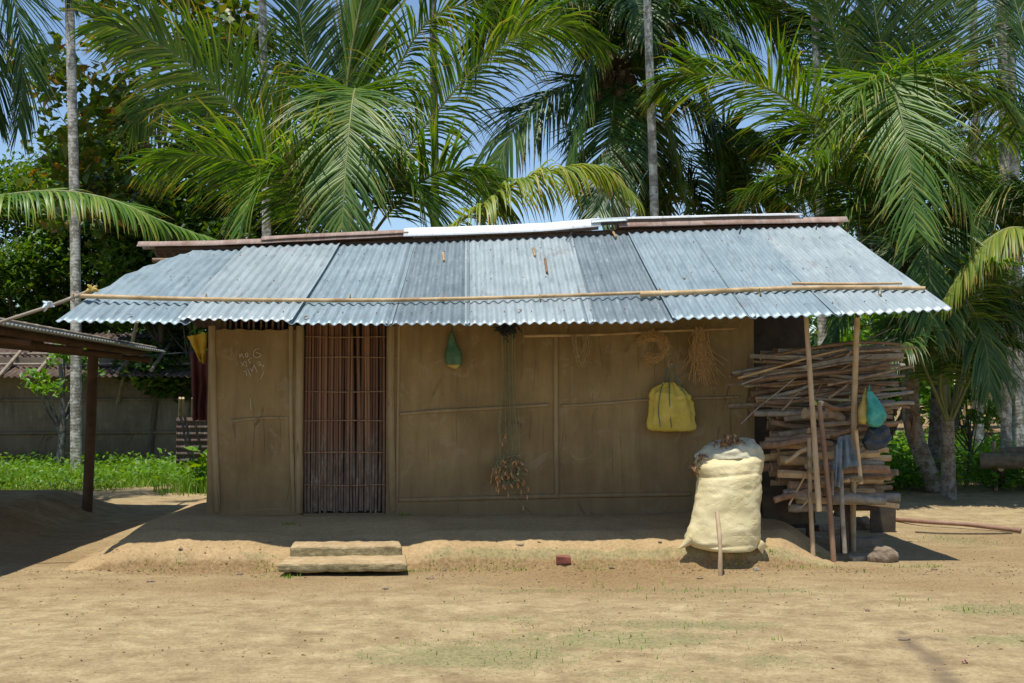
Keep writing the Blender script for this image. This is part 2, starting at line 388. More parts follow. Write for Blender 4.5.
def m_trunk(name, c1, c2, lich, ring=14):
    k = N(name); v = k.coord(); sv = k.n('SeparateXYZ'); k.l(v, sv.inputs[0])
    a = k.noise(v, 9, 6, .7)
    wv = k.n('TexWave', wave_type='BANDS', bands_direction='Z'); wv.inputs['Scale'].default_value = ring / 6.28; wv.inputs['Distortion'].default_value = 5.5
    wv.inputs['Detail'].default_value = 3; k.l(v, wv.inputs['Vector'])
    rg = k.ramp(wv.outputs['Fac'], [(.0, (.74, .73, .7)), (.25, (1, 1, 1))])
    base = k.mix(1, k.ramp(a, [(.3, c1), (.7, c2)]), rg, 'MULTIPLY')
    lm = k.ramp(k.noise(v, 7, 7, .8), [(.48, (0, 0, 0)), (.53, (1, 1, 1))])
    base = k.mix(k.math('MULTIPLY', lm, .75), base, lich)
    k.col(base); k.set(.9, 0, .2); k.bump(k.math('ADD', a, k.math('MULTIPLY', wv.outputs['Fac'], .3)), .4, .012); return k.mat
M['areca'] = m_trunk('pale_palm_bark', (.17, .16, .13), (.34, .325, .27), (.60, .59, .53), 34)
M['areca_dark'] = m_trunk('dark_palm_bark', (.07, .068, .06), (.15, .14, .12), (.22, .22, .20))
M['coco'] = m_trunk('coconut_bark', (.12, .095, .065), (.24, .19, .135), (.32, .30, .25), 22)
M['bark'] = m_simple('tree_bark', (.06, .05, .035), (.15, .12, .085), 12, .9, (1, 1, .4), .6, .02)
M['nut'] = m_simple('coconuts', (.045, .03, .014), (.13, .085, .03), 8, .6)
M['cut'] = m_simple('felled_log', (.13, .10, .065), (.27, .215, .15), 12, .9, bump=.7, bd=.015)
M['pipe'] = m_simple('reddish_cane', (.20, .11, .075), (.34, .21, .145), 9, .6)

# leaf helper --------------------------------------------------------
def leafmesh(name, C, L, W, mat, parent=None, up=.4, lay=None, fold=.25, seed=1, dirs=None):
    """many small folded leaves: C centres (n,3), L lengths, W width ratio"""
    r = np.random.default_rng(seed); n = len(C); C = np.asarray(C, float)
    nrm = r.normal(size=(n, 3)); nrm /= np.linalg.norm(nrm, axis=1)[:, None]; nrm[:, 2] = np.abs(nrm[:, 2]) * 1.0 + up; nrm /= np.linalg.norm(nrm, axis=1)[:, None]
    d = r.normal(size=(n, 3)) if dirs is None else np.asarray(dirs) + r.normal(size=(n, 3)) * .25
    d -= nrm * (d * nrm).sum(1)[:, None]; d /= np.linalg.norm(d, axis=1)[:, None] + 1e-9
    s = np.cross(nrm, d); L = np.asarray(L) * np.ones(n); L = L[:, None]; W = W * L
    drop = np.array([0, 0, -1.]) * L * .18
    b = C - d * L * .5; t = C + d * L * .5 + drop
    m1 = C - d * L * .08 + nrm * (-fold * W * .4)
    l = C - d * L * .1 + s * W * .5; rr_ = C - d * L * .1 - s * W * .5
    V = np.stack([b, l, m1, rr_, t], 1).reshape(-1, 3)
    o = np.arange(n)[:, None] * 5
    Fq = np.concatenate([np.concatenate([o, o + 2, o + 4, o + 1], 1), np.concatenate([o, o + 3, o + 4, o + 2], 1)], 0)
    return mkmesh(name, V, Fq, mat, parent, True)
# ------------------------------------------------------------------ ground
def sm(a, b, x):
    t = min(1, max(0, (x - a) / (b - a))); return t * t * (3 - 2 * t)
def ground_h(x, y):
    h = .010 * nz(x, y, 0, .7) + .006 * nz(x, y, 3, 3.1) + .0025 * nz(x, y, 5, 11)
    if 4 < y < 22 and -12 < x < 12:
        # raised mud floor under the open shed on the left
        h += .27 * sm(-4.75, -5.7, x + .22 * nz(x, y, 9, .8)) * sm(7.2, 8.4, y) * sm(15.3, 14.2, y)
        # low bank where the yard meets the undergrowth, right rear
        h += .07 * sm(16.4, 18.5, y) * sm(3, 4.5, x)
    return h
def blob(x, y, cx, cy, rx, ry): return math.exp(-(((x - cx) / rx) ** 2 + ((y - cy) / ry) ** 2))
def axis(lo, hi, fine_lo, fine_hi, d):
    a = list(np.arange(fine_lo, fine_hi, d)); x = fine_hi; s = d
    while x < hi: a.append(x); s *= 1.35; x += s
    a.append(hi); x = fine_lo; s = d; left = []
    while x > lo: left.append(x); s *= 1.35; x -= s
    left = [lo] + left[::-1][:-1]
    return np.array(left + a)
gx = axis(-600, 600, -7.5, 8.5, .06); gy = axis(-200, 900, 5.0, 19, .06)
V = []; moss = []; soil = []; damp = []
mb_ = [(GP(470, 655), .8, .45, .55), (GP(620, 640), 1.0, .35, .5), (GP(700, 590), 1.3, .13, .55), (GP(560, 590), .9, .1, .55), (GP(990, 610), .45, .25, .6),
       (GP(770, 660), .6, .3, .4), (GP(510, 620), 1.2, .3, .35), (GP(960, 540), .5, .6, .45), (GP(905, 495), .8, 1.2, .3), (GP(690, 625), .8, .2, .5),
       (GP(120, 600), .5, .2, .2), (GP(330, 610), .3, .15, .3), (GP(950, 500), .9, .8, .4), (GP(650, 676), .9, .3, .35), (GP(1010, 640), .5, .2, .5)]
dp = [(GP(900 + 58 * q, 632 + 52 * q + 3 * math.sin(q * 9)), .07 + .05 * q, .09) for q in np.linspace(0, 1, 14)] + [(GP(925 + 18 * q, 637 + 3 * q), .06, .07) for q in (0, .5, 1)]
for y in gy:
    for x in gx:
        V.append((x, y, ground_h(x, y)))
        if 4.5 < y < 19.5 and -8 < x < 9:
            m_ = 0
            for p, rx, ry, a in mb_: m_ = max(m_, a * 1.35 * blob(x, y, p.x, p.y, rx * 1.1, ry * 1.1))
            d_ = 0
            for p, rx, ry in dp: d_ = max(d_, (.78 + .2 * nz(x * 6, y * 6, 2)) * blob(x, y, p.x, p.y, rx, ry))
            s_ = .6 * blob(0, y, 0, 9.72 + .04 * x, 1, .2) * sm(-3.6, -3.1, x) * sm(3.6, 3.0, x)
            s_ = max(s_, .5 * blob(x, y, -1.55, 9.25, .9, .2), .35 * blob(x, y, 3.1, 9.7, .8, .4))
            s_ = max(s_, (.40 + .3 * nz(x * .7, y * .9, 12)) * sm(7.9, 8.9, y + .5 * nz(x * .5, 4)) * sm(14, 11.5, y), .38 * blob(x, y, 4.2, 8.2, 1.6, 1.2) , .33 * blob(x, y, -4.3, 9.2, 1.6, 1.2))
            moss.append(m_); damp.append(d_); soil.append(s_)
        else: moss.append(0); damp.append(0); soil.append(.0)
        if y > 16.5: soil[-1] = max(soil[-1], .9 * sm(17.6, 19, y + .8 * nz(x, y, 3, .6)) * (1 if x > 3 else sm(18, 21, y)))
nx, ny = len(gx), len(gy)
ii = np.arange(nx * ny).reshape(ny, nx)
FQ = np.stack([ii[:-1, :-1], ii[:-1, 1:], ii[1:, 1:], ii[1:, :-1]], -1).reshape(-1, 4)
def setattrs(o, **kw):
    for k_, a in kw.items():
        at = o.data.attributes.new(k_, 'FLOAT', 'POINT'); at.data.foreach_set('value', np.asarray(a, np.float32))
g = mkmesh('ground', V, FQ, M['ground']); setattrs(g, moss=moss, soil=soil, damp=damp); tag(g, kind='structure')

# mud plinth under and around the hut (earth, part of the setting)
def plinth_h(u, v):
    e = .08 * nz(u * 1.3, 0, 2) + .06 * nz(u * 4, 1, 5) + .03 * nz(u * 13, 4, 5)
    f = -1.08 + e + .10 * sm(-1.0, 1.0, u) * 0                  # front edge line
    lx = sm(-4.05 + e, -3.15 + e * .5, u) ; rx = sm(3.0, 2.3, u + .25 * nz(u, v, 8, 1.5))
    top = .10 + .02 * nz(u * .8, v * .8, 4) + .175 * min(1, max(0, (v - f) / .36)) ** .7 + .065 * sm(-.75, -.1, v)
    top -= .055 * sm(-2.25, -1.9, u) * sm(-.7, -.95, u) * sm(-.35, -.8, v)
    edge = sm(f - .13, f + .05, v)
    return (top * edge * min(lx, rx) - .03 * (1 - edge) - .03 * (1 - min(lx, rx)) + .006 * nz(u, v, 1, 5) + .003 * nz(u, v, 1, 16)
            + (.022 * nz(u, v, 7, 9) + .016 * nz(u, v, 3, 23)) * (1 - sm(f + .04, f + .16, v)) * sm(f - .3, f - .1, v))
us = np.arange(-4.15, 4.5, .035); vv = np.concatenate([np.arange(-1.4, .3, .025), np.arange(.3, 2.9, .2)])
V = []; moss = []; soil = []
for v_ in vv:
    for u_ in us:
        V.append(tuple(H(u_, v_, plinth_h(u_, v_))))
        e = .08 * nz(u_ * 1.3, 0, 2) + .06 * nz(u_ * 4, 1, 5) + .03 * nz(u_ * 13, 4, 5); f = -1.08 + e
        k_ = 1.0 if u_ > -.7 else .55
        moss.append(k_ * (.75 + .4 * nz(u_ * 3, 7)) * math.exp(-((v_ - f - .03 - .03 * nz(u_ * 6, 9)) / .055) ** 2) * sm(-3.6, -3.2, u_))
        soil.append(.95 * (1 - sm(f - .04, f + .03, v_)) * sm(-1.55, -1.25, v_ + .25 * nz(u_ * 2, v_ * 2)))
nu, nv = len(us), len(vv); ii = np.arange(nu * nv).reshape(nv, nu)
FQ = np.stack([ii[:-1, :-1], ii[:-1, 1:], ii[1:, 1:], ii[1:, :-1]], -1).reshape(-1, 4)
pl = mkmesh('ground_terrace', V, FQ, M['plinth']); setattrs(pl, moss=moss, soil=soil, damp=[0] * len(V)); tag(pl, kind='structure')
def surf(x, y):
    q = Vector((x, y, 0)) - HO; u, v = q.dot(AX), q.dot(AY)
    z = ground_h(x, y)
    if -4.1 < u < 4.4 and -1.35 < v < 2.8: z = max(z, plinth_h(u, v))
    return z

# ------------------------------------------------------------------ the hut
hut = thing('mud_hut', 'long mud-walled hut with galvanised corrugated roof and a bamboo slat door', 'hut', H(0, 1.2, .3))
FL = .30
uL, uR = wall_u(207), wall_u(755)
uD0, uD1 = wall_u(303), wall_u(386)
def wall_panel(u0, u1, z1, ragged=False, name='wall'):
    """front wall panel with real thickness, gently uneven face"""
    nuu = int((u1 - u0) / .04) + 2; nz_ = 52; mb = MB()
    def top(u): return z1 - (.05 * abs(nz(u * 7, 2, 1)) + .03 * nz(u * 2.4, 5) if ragged else 0)
    def fr(s, t):
        u = u0 + (u1 - u0) * s; z = FL - .06 + (top(u) - FL + .06) * t
        flare = .05 * math.exp(-(z - FL) / .10)
        ed = 0
        if s in (0, 1): ed = .02
        return H(u, -flare + ed + .008 * nz(u, z, 0, 2.2) + .004 * nz(u, z * .4, 4, 9), z)
    V1, f1 = gridmesh(fr, nuu, nz_); mb.add(V1, f1)
    def bk(s, t):
        u = u0 + (u1 - u0) * (1 - s); return H(u, .14, FL - .06 + (top(u) - FL + .06) * t)
    V2, f2 = gridmesh(bk, nuu, nz_); mb.add(V2, f2)
    # top and reveals
    tp = []
    for i in range(nuu - 1):
        a, b = (nz_ - 1) * nuu + i, (nz_ - 1) * nuu + i + 1
        mb.add([V1[a], V1[b], V2[(nz_ - 1) * nuu + nuu - 2 - i], V2[(nz_ - 1) * nuu + nuu - 1 - i]], [[0, 1, 2, 3]])
    for j in range(nz_ - 1):
        mb.add([V1[j * nuu], V1[(j + 1) * nuu], V2[(j + 1) * nuu + nuu - 1], V2[j * nuu + nuu - 1]], [[0, 1, 2, 3]])
        mb.add([V1[j * nuu + nuu - 1], V2[j * nuu], V2[(j + 1) * nuu], V1[(j + 1) * nuu + nuu - 1]], [[0, 1, 2, 3]])
    return mb.build(name, M['mud'], hut)
wall_panel(uL, uD0, 2.09, True)
wall_panel(uD1, uR, 2.55)
def hbox(u0, u1, v0, v1, z0, z1, mat, name, parent=hut, smooth=False):
    mb = MB(); P = [H(u, v, z) for u in (u0, u1) for v in (v0, v1) for z in (z0, z1)]
    mb.add([tuple(p) for p in P], [[0, 1, 3, 2], [4, 6, 7, 5], [0, 4, 5, 1], [2, 3, 7, 6], [0, 2, 6, 4], [1, 5, 7, 3]])
    return mb.build(name, mat, parent, smooth)
hbox(uD0 - .02, uD1 + .02, .0, .13, 2.2, 2.55, M['mud'], 'lintel')
hbox(uL + .002, uL + .14, .145, 2.3, FL - .1, 2.5, M['mud'], 'wall')
hbox(uR - .14, uR - .002, .145, 2.3, FL - .1, 2.62, M['mud'], 'wall')
hbox(uL + .0, uR, 2.305, 2.44, FL - .1, 2.5, M['mud'], 'wall')
hbox(uR + .003, 3.2, 1.15, 1.25, .05, 2.85, M['panel'], 'wall')  # shade behind the woodpile is put into this wall's near-black colour
# ragged slats standing in the gap over the left panel
mb = MB()
for i in range(15):
    u = uL + .04 + i * .055 + random.uniform(-.01, .01)
    tube(mb, [H(u, .07, 1.95), H(u + random.uniform(-.01, .01), .07, 2.46)], .012, 6)
mb.build('lath', M['bamboo_dark'], hut)
# mud ribs
def rib(pts, r, mat='mudrib', name='wall_rib', depth=.6):
    mb = MB(); P = [WALL(x, y, .006) for x, y in pts]; r = r * 1.15 + .002
    P = catmull([list(p) for p in P], max(8, len(pts) * 8)); rr_ = [r * (1 + .25 * nz(p[0] * 5, p[2] * 5)) for p in P]
    tube(mb, P, rr_, 8); return mb.build(name, M[mat], hut)
rib([(212, 326), (214, 420), (218, 512)], .028)
rib([(291, 326), (291, 420), (294, 512)], .018)
rib([(300, 326), (299, 420), (299, 513)], .032)
rib([(391, 326), (391, 420), (393, 511)], .030)
rib([(399, 326), (398, 420), (397, 505)], .012)
rib([(556, 336), (556, 420), (557, 498)], .020)
rib([(232, 421), (262, 418), (288, 418)], .009)
rib([(229, 512), (262, 510), (290, 509)], .014)
rib([(400, 414), (440, 411), (496, 408), (548, 405)], .014)
rib([(562, 406), (610, 403), (648, 400), (740, 397)], .011)
rib([(399, 500), (480, 498), (560, 496), (690, 494)], .018)
# door
dr_bm = MB(); x = uD0 + .022; i = 0
while x < uD1 - .012:
    wd = random.uniform(.024, .038); zt = 2.3; zb = FL + .055 + random.uniform(-.015, .02)
    off = .045 + random.uniform(-.006, .006); lean = random.uniform(-.008, .008)
    if i in (17, 19): lean = .03
    pts = catmull([list(H(x + lean * .3, off, zb)), list(H(x + random.uniform(-.008, .008), off + random.uniform(-.006, .006), 1.1)), list(H(x - lean, off, zt))], 9)
    npt = 26; zz_ = np.linspace(0, 1, npt); cx_ = np.interp(zz_, np.linspace(0, 1, 9), [p[0] for p in pts]); cy_ = np.interp(zz_, np.linspace(0, 1, 9), [p[1] for p in pts]); cz_ = np.interp(zz_, np.linspace(0, 1, 9), [p[2] for p in pts])
    Vd = []
    for q in range(npt):
        h_ = wd / 2 * (1 + .22 * nz(cz_[q] * 3, i * 1.7) + .1 * nz(cz_[q] * 14, i)); y_ = cy_[q] + .004 * nz(cz_[q] * 4, i * 3.1)
        Vd += [(cx_[q] - h_, y_ + .003, cz_[q]), (cx_[q] - h_ * .45, y_ - .003, cz_[q]), (cx_[q] + h_ * .45, y_ - .003, cz_[q]), (cx_[q] + h_, y_ + .003, cz_[q]), (cx_[q], y_ + .008, cz_[q])]
    dr_bm.add(Vd, [[q * 5 + a, q * 5 + (a + 1) % 5, (q + 1) * 5 + (a + 1) % 5, (q + 1) * 5 + a] for q in range(npt - 1) for a in range(5)])
    x += wd * .86 + random.choice([.0, .0, .001, .009 if i > 12 else .001]); i += 1
door = dr_bm.build('door', M['slat'], hut)
for zz in (.62, .92, 1.22, 1.5, 1.82, 2.02):
    s_ = MB()
    tube(s_, catmull([list(H(uD0 + .01, .022, zz)), list(H((uD0 + uD1) / 2, .02, zz + random.uniform(-.01, .01))), list(H(uD1 - .01, .022, zz))], 8), .0055, 6)
    b_ = s_.build('cross_strip', M['wood_red'], door)
hbox(uD0 + .001, uD1 - .001, .005, .12, FL - .08, FL + .05, M['mud'], 'door_sill')
hbox(uD0, uD1, .16, .19, FL, 2.4, M['panel'], 'door_dark_backing')  # dark sheet behind the slats stands in for the unlit interior
# chalk writing
mb = MB()
strokes = [[(130, 262), (137, 312)], [(130, 262), (150, 290), (158, 250), (190, 315)], [(208, 255), (240, 250), (246, 280), (222, 300), (208, 255)],
           [(405, 185), (352, 195), (322, 250), (338, 300), (395, 300), (425, 262), (352, 235)],
           [(145, 372), (205, 420)], [(205, 355), (160, 425)], [(215, 350), (232, 435)], [(300, 312), (248, 345), (280, 372), (262, 395)],
           [(372, 395), (400, 362), (420, 395), (395, 410), (462, 415), (450, 440)],
           [(188, 500), (216, 492), (232, 562)], [(242, 465), (287, 568)], [(282, 452), (300, 498), (320, 432)], [(325, 405), (377, 512)], [(462, 508), (414, 604)]]
for s_ in strokes:
    P = [WALL(230 + x / 13.67, 335 + y / 13.67, .010) for x, y in s_]
    tube(mb, catmull([list(p) for p in P], max(4, 4 * len(P))), .0035, 5)
tube(mb, [WALL(250.3, 398, .01), WALL(251, 410, .01)], .0035, 5)
mb.build('chalk_writing', M['chalk'], hut)
# ---- roof surface
EU = [-3.78, -2.6, -1.1, .2, 1.4, 2.35, 3.70]
EZ = [2.10, 2.075, 2.055, 2.07, 2.095, 2.125, 2.185]
RZ = [2.99, 3.0, 3.06, 3.12, 3.18, 3.22, 3.27]
VE, VR = -1.36, 1.19
def roof_pt(u, t, dz=0):
    ez = np.interp(u, EU, EZ); rz = np.interp(u, EU, RZ)
    bow = .05 * math.sin(math.pi * min(max(t, 0), 1)) * sm(-1.8, -3.6, u)
    return H(u, VE + (VR - VE) * t, ez + (rz - ez) * t + bow - .012 * math.sin(math.pi * t) + dz)
def roof_uv(px, py):
    """u,t on the roof seen at a pixel"""
    lo, hi = -.3, 1.3; u = 0; t = .5
    for _ in range(40):
        t = (lo + hi) / 2
        # ray point at depth plane v(t)
        d = ray(px, py); o = Vector((0, 0, CAMH)); v = VE + (VR - VE) * t; q = HO + AY * v
        k_ = (q - o).dot(AY) / d.dot(AY); p = o + d * k_; u = (p - HO).dot(AX)
        if p.z > roof_pt(u, t).z: lo = t
        else: hi = t
    return u, t
def roof_u_at(px, t):
    u = 0
    for _ in range(12):
        p = roof_pt(u, t); X = (px - 512) * (p.y) / F; u += X - p.x
    return u
PITCHC = .086
def roof_sheet(eL, tL, eR, tR, mat, lift=0.0, t0=0.0, t1=1.0, leftcurve=None, amp=.012, name='roof_sheet', under=None, drop=0):
    """eL/eR eave pixel x of the sheet's edges, tL/tR top pixel x"""
    uL0, uL1 = roof_u_at(eL, t0), roof_u_at(tL, t1); uR0, uR1 = roof_u_at(eR, t0), roof_u_at(tR, t1)
    width = uR0 - uL0; ncorr = max(3, round(width / PITCHC)); per = 6; nu_ = ncorr * per + 1; nt_ = 26
    def P(s, t):
        tt = t0 + (t1 - t0) * t
        a = uL0 + (uL1 - uL0) * t; b = uR0 + (uR1 - uR0) * t
        if leftcurve is not None:
            # the corner of the sheet is cut along a curve; corrugations keep their own direction
            a0 = a; a = leftcurve(tt); u = a + (b - a) * s
            ph = (b - u) / PITCHC * (1.0)
            corr = amp * math.cos(2 * math.pi * ph)
            return roof_pt(u, tt, lift + corr + .008 * nz(u * 1.5, tt * 2, 7))
        u = a + (b - a) * s
        corr = amp * math.cos(2 * math.pi * s * ncorr)
        return roof_pt(u, tt, lift + corr + .006 * nz(u * 1.5, tt * 2.2, lift * 40) + drop * (1 - t) ** 3 + .004 * nz(u * 5, tt * 1, 3) * (1 - t))
    Vv, Ff = gridmesh(P, nu_, nt_)
    o = mkmesh(name, Vv, Ff, mat, hut); sd_ = o.modifiers.new('thick', 'SOLIDIFY'); sd_.thickness = .0025; sd_.offset = 0
    return o
# curve of the leftmost edge
lc_t = [0, .2, .55, .8, 1.0]
lc_u = []
for (px_, py_), t_ in zip([(55, 319), (80, 301), (128, 268), (165, 254), (198, 247)], lc_t): lc_u.append(roof_u_at(px_, t_))
lcurve = lambda t: float(np.interp(t, lc_t, lc_u))
roof_sheet(60, 150, 190, 252, M['tin'], -.014, leftcurve=lcurve)
roof_sheet(177, 245, 292, 340, M['tin_pale'], .024)
roof_sheet(286, 336, 392, 415, M['tin'], .006, drop=-.004)
roof_sheet(385, 408, 470, 469, M['tin_dark'], .004)
roof_sheet(465, 465, 594, 572, M['tin_pale'], .002)
roof_sheet(586, 563, 677, 631, M['tin_dark'], -.003)
roof_sheet(673, 628, 757, 697, M['tin'], .014, drop=.004)
roof_sheet(750, 690, 843, 755, M['tin'], .011)
roof_sheet(836, 748, 953, 838, M['tin_pale'], .009)
# rear slope
def rear(s, t):
    u = -3.72 + 7.4 * s; z = np.interp(u, EU, RZ) - .03
    return H(u, VR + 1.9 * t, z - .7 * t + .01 * math.cos(2 * math.pi * s * 88))
Vv, Ff = gridmesh(rear, 88 * 4 + 1, 6); mkmesh('rear_roof', Vv, Ff, M['tin_old'], hut)  # dark tin colour stands in for the shade below the ridge caps
# underside purlins and rafters
mb = MB()
for t_ in (.17, .4, .65, .9):
    tube(mb, [roof_pt(u, t_, -.075) for u in np.linspace(-3.65, 3.6, 16)], .024, 7)
mb.build('purlin', M['bamboo_dark'], hut)
for u in (-2.85, -1.6, -.3, 1.0, 2.3, 3.3):
    m2 = MB(); tube(m2, [roof_pt(u, t_, -.13) for t_ in (.17, .35, .6, .93)], .03, 7); m2.build('rafter', M['bamboo_dark'], hut)
import bmesh
bm = bmesh.new(); bmesh.ops.create_uvsphere(bm, u_segments=8, v_segments=5, radius=.007); me_ = bpy.data.meshes.new('roof_nail'); bm.to_mesh(me_); bm.free(); me_.materials.append(M['tin_rust'])
for t_ in (.1, .47, .83):
    for q in range(26):
        u_ = -3.3 + q * .262 + random.uniform(-.06, .06) + (.3 * (1 - t_) if q == 0 else 0)
        o = bpy.data.objects.new('roof_nail', me_); COL.objects.link(o); o.parent = hut; o.matrix_parent_inverse = Matrix.Translation(-hut.location); o.location = roof_pt(u_, t_, .024)
mb = MB(); tube(mb, [roof_pt(u, 1.02, -.02) for u in np.linspace(-3.7, 3.55, 14)], .05, 8); mb.build('ridge_gap_filler', M['darkpost'], hut)  # dark tube added under the caps to give the gap its shade
# ridge cappings
def cap(pxs, pys, mat, w1=.16, h=.055, z_off=0.0, name='ridge_cap', back=.16):
    Pn = [WP(x, y, 12.02 + .3 * (x - 145) / 700) for x, y in zip(pxs, pys)]
    P_ = catmull([list(p) for p in Pn], 24); mb = MB(); prof = [(-w1, -h), (-w1 * .5, -h * .45), (-.03, -.006), (0, 0), (.03, -.006), (back * .5, -h * .45), (back, -h)]
    n = len(P_); Vv = []
    for p in P_:
        for a, b in prof:
            q = Vector(p) + AY * a + Vector((0, 0, b + z_off + .004 * nz(p[0] * 4, a * 9))); Vv.append(tuple(q))
    k_ = len(prof); Ff = [[i * k_ + j, (i + 1) * k_ + j, (i + 1) * k_ + j + 1, i * k_ + j + 1] for i in range(n - 1) for j in range(k_ - 1)]
    o = mkmesh(name, Vv, Ff, mat, hut); s = o.modifiers.new('thick', 'SOLIDIFY'); s.thickness = .004; s.offset = 1; return o
cap([139, 220, 300, 412], [242, 240.5, 237, 231.5], M['tin_rust'], .09, .06, 0)
cap([262, 330, 409], [238, 234.5, 231], M['tin_rust'], .08, .045, .014)
cap([404, 470, 540, 600], [230.5, 228.5, 225.5, 220.5], M['tin_white'], .11, .10, .022)
cap([590, 608, 626], [222, 220.5, 219.5], M['tin_pale'], .11, .055, .026)
cap([618, 700, 780, 846], [221.5, 219.5, 217.8, 216.5], M['tin_rust'], .10, .07, -.004)
cap([622, 700, 760, 802], [218.5, 216.5, 215, 214.5], M['tin_white'], .05, .025, .010)
for (a, b) in (((443, 256), (444, 264)), ((533, 251), (535, 259)), ((545, 262), (547, 276)), ((611, 231), (616, 240))):
    u0, t0 = roof_uv(*a); u1, t1 = roof_uv(*b); mb = MB()
    tube(mb, [roof_pt(u0, t0, .03), roof_pt(u1, t1, .03)], .013, 7)
    mb.build('wooden_peg', M['bamboo'] if a[0] != 545 else M['bamboo_dark'], hut)
for (a, b) in (((676, 228), (667, 234)), ((742, 226), (739, 236)), ((818, 224), (816, 231)), ((572, 238), (566, 242)), ((430, 236), (437, 243))):
    mb = MB(); u0, t0 = roof_uv(*a); u1, t1 = roof_uv(*b)
    P0 = roof_pt(u0, t0, .06); P1 = roof_pt(u1, t1, .02); tube(mb, [P0, (P0 + P1) / 2 + Vector((.01, 0, .01)), P1], .006, 5)
    mb.build('tie_wire', M['dark'], hut)
# bamboo pole lashed along the eave
def bamboo(mb, P, r, node=.32, seg=10, m=0):
    P = np.array([list(p) for p in P]); L = np.r_[0, np.cumsum(np.linalg.norm(np.diff(P, axis=0), axis=1))]
    tot = L[-1]; s = []; rr_ = []; x = 0; k_ = 0
    while x < tot:
        for d, f in ((0, 1.0), (.012, 1.18), (.024, 1.0), (node * .5, .97)):
            if x + d < tot: s.append(x + d); rr_.append(r * f * (1 - .25 * (x / tot)))
        x += node * (1 + .15 * math.sin(k_ * 2.1)); k_ += 1
    s.append(tot); rr_.append(r * .75)
    Q = np.stack([np.interp(s, L, P[:, i]) for i in range(3)], 1)
    tube(mb, Q, rr_, seg, m=m)
def roof_pole(pix, r, mat, name, lift=.045, end_lift=0):
    uv = [roof_uv(x, y) for x, y in pix]
    P = [list(roof_pt(u, t, lift)) for u, t in uv]; P = catmull(P, 60); mb = MB(); bamboo(mb, P, r); return mb.build(name, M[mat], hut)
roof_pole([(73, 301), (180, 304), (304, 305.5), (430, 304.5), (554, 301), (663, 297)], .021, 'bamboo', 'eave_pole')
roof_pole([(640, 299.5), (700, 297), (755, 294.5), (839, 292.5), (925, 293.5)], .025, 'bamboo', 'eave_pole')
roof_pole([(792, 290), (850, 290.5), (902, 290)], .014, 'bamboo', 'eave_pole', .06)
for px in (73, 206, 350, 443, 540, 660, 760, 880):
    u, t = roof_uv(px, 303 if px < 600 else 297); P = roof_pt(u, t, .045); mb = MB()
    a = np.linspace(0, 2 * math.pi, 13); tube(mb, [P + AY * (.034 * math.cos(q)) + Vector((0, 0, .034 * math.sin(q))) for q in a], .005, 5, caps=False)
    mb.build('lashing', M['rope'], hut)

for i, (px, py, lb) in enumerate(((129, 317, 'small orange-brown leaf fallen on the roof near its left eave corner'), (306, 319, 'small tan leaf fallen on the roof edge above the door'), (232, 262, 'thin rusty leaf scrap on the upper left of the roof'),
                               (684, 280, 'small brown leaf fallen on the right half of the roof'), (520, 312, 'tiny pale leaf fallen on the roof edge above the cords'))):
    u, t = roof_uv(px, py); p = roof_pt(u, t, .024)
    tag(leafmesh('fallen_leaf', [tuple(p)], .075, .5, M['deadleaf'], None, up=5, seed=30 + i), lb, 'leaf')
# ------------------------------------------------------------------ bamboo from the eave to the shed
mb = MB(); bamboo(mb, catmull([list(WP(95, 289, 10.0)), list(WP(50, 306, 9.75)), list(WP(-8, 325, 9.6)), list(WP(-60, 345, 9.5))], 30), .017)
t = mb.build('bamboo_pole', M['bamboo_grey'], None)
tag(t, 'thin bamboo pole tied from left end of hut roof down to open shed', 'pole')
def ragbow(px, py, D, mat, label):
    mb = MB(); c = WP(px, py, D)
    for k_ in range(7):
        d = Vector((random.uniform(-1, 1), random.uniform(-.6, .6), random.uniform(-.8, .8))).normalized()
        tube(mb, [c - d * .01, c + d * .03 + Vector((0, 0, .01)), c + d * .06], [.013, .016, .004], 6, irr=.3, seed=k_)
    tag(mb.build('rag_knot', mat), label, 'rag')
ragbow(48, 306, 9.73, M['white_plastic'], 'small white rag knotted round the thin slanting bamboo')
ragbow(92, 290, 9.95, M['yellow_plastic'], 'small yellow rag knot where slanting bamboo meets the roof')

# ------------------------------------------------------------------ steps
def slab(name, top, z0, label):
    """top: four world points front-left, front-right, back-right, back-left at their height"""
    mb = MB(); T = [Vector(p) for p in top]; Bm = [Vector((p.x, p.y, z0)) for p in T]
    mb.add([tuple(p) for p in T + Bm], [[0, 1, 2, 3], [7, 6, 5, 4], [0, 4, 5, 1], [1, 5, 6, 2], [2, 6, 7, 3], [3, 7, 4, 0]])
    o = mb.build(name, M['step'], None, False); bevel(o, .025, 3); weather(o, .026, .1, 5)
    return tag(o, label, 'step', 'steps to the hut door')
a = GP(277, 563, .115); b = GP(408, 562, .115); c = GP(405, 553, .12); d = GP(291, 554, .12)
s1 = slab('stone_step', [a, b, c, d], .035, 'lower and wider mossy step slab lying in front of the bamboo door')
a = GP(290, 546.5, .205); b = GP(402, 545, .205); c = GP(398, 536, .21); d = GP(296, 537, .21)
s2 = slab('stone_step', [a, b, c, d], .02, 'upper narrow earth step tucked between the lower slab and mud terrace')
for s_ in (s1, s2):
    n_ = len(s_.data.vertices); setattrs(s_, moss=[.05] * 4 + [.42] * (n_ - 4), soil=[0] * n_, damp=[0] * n_)

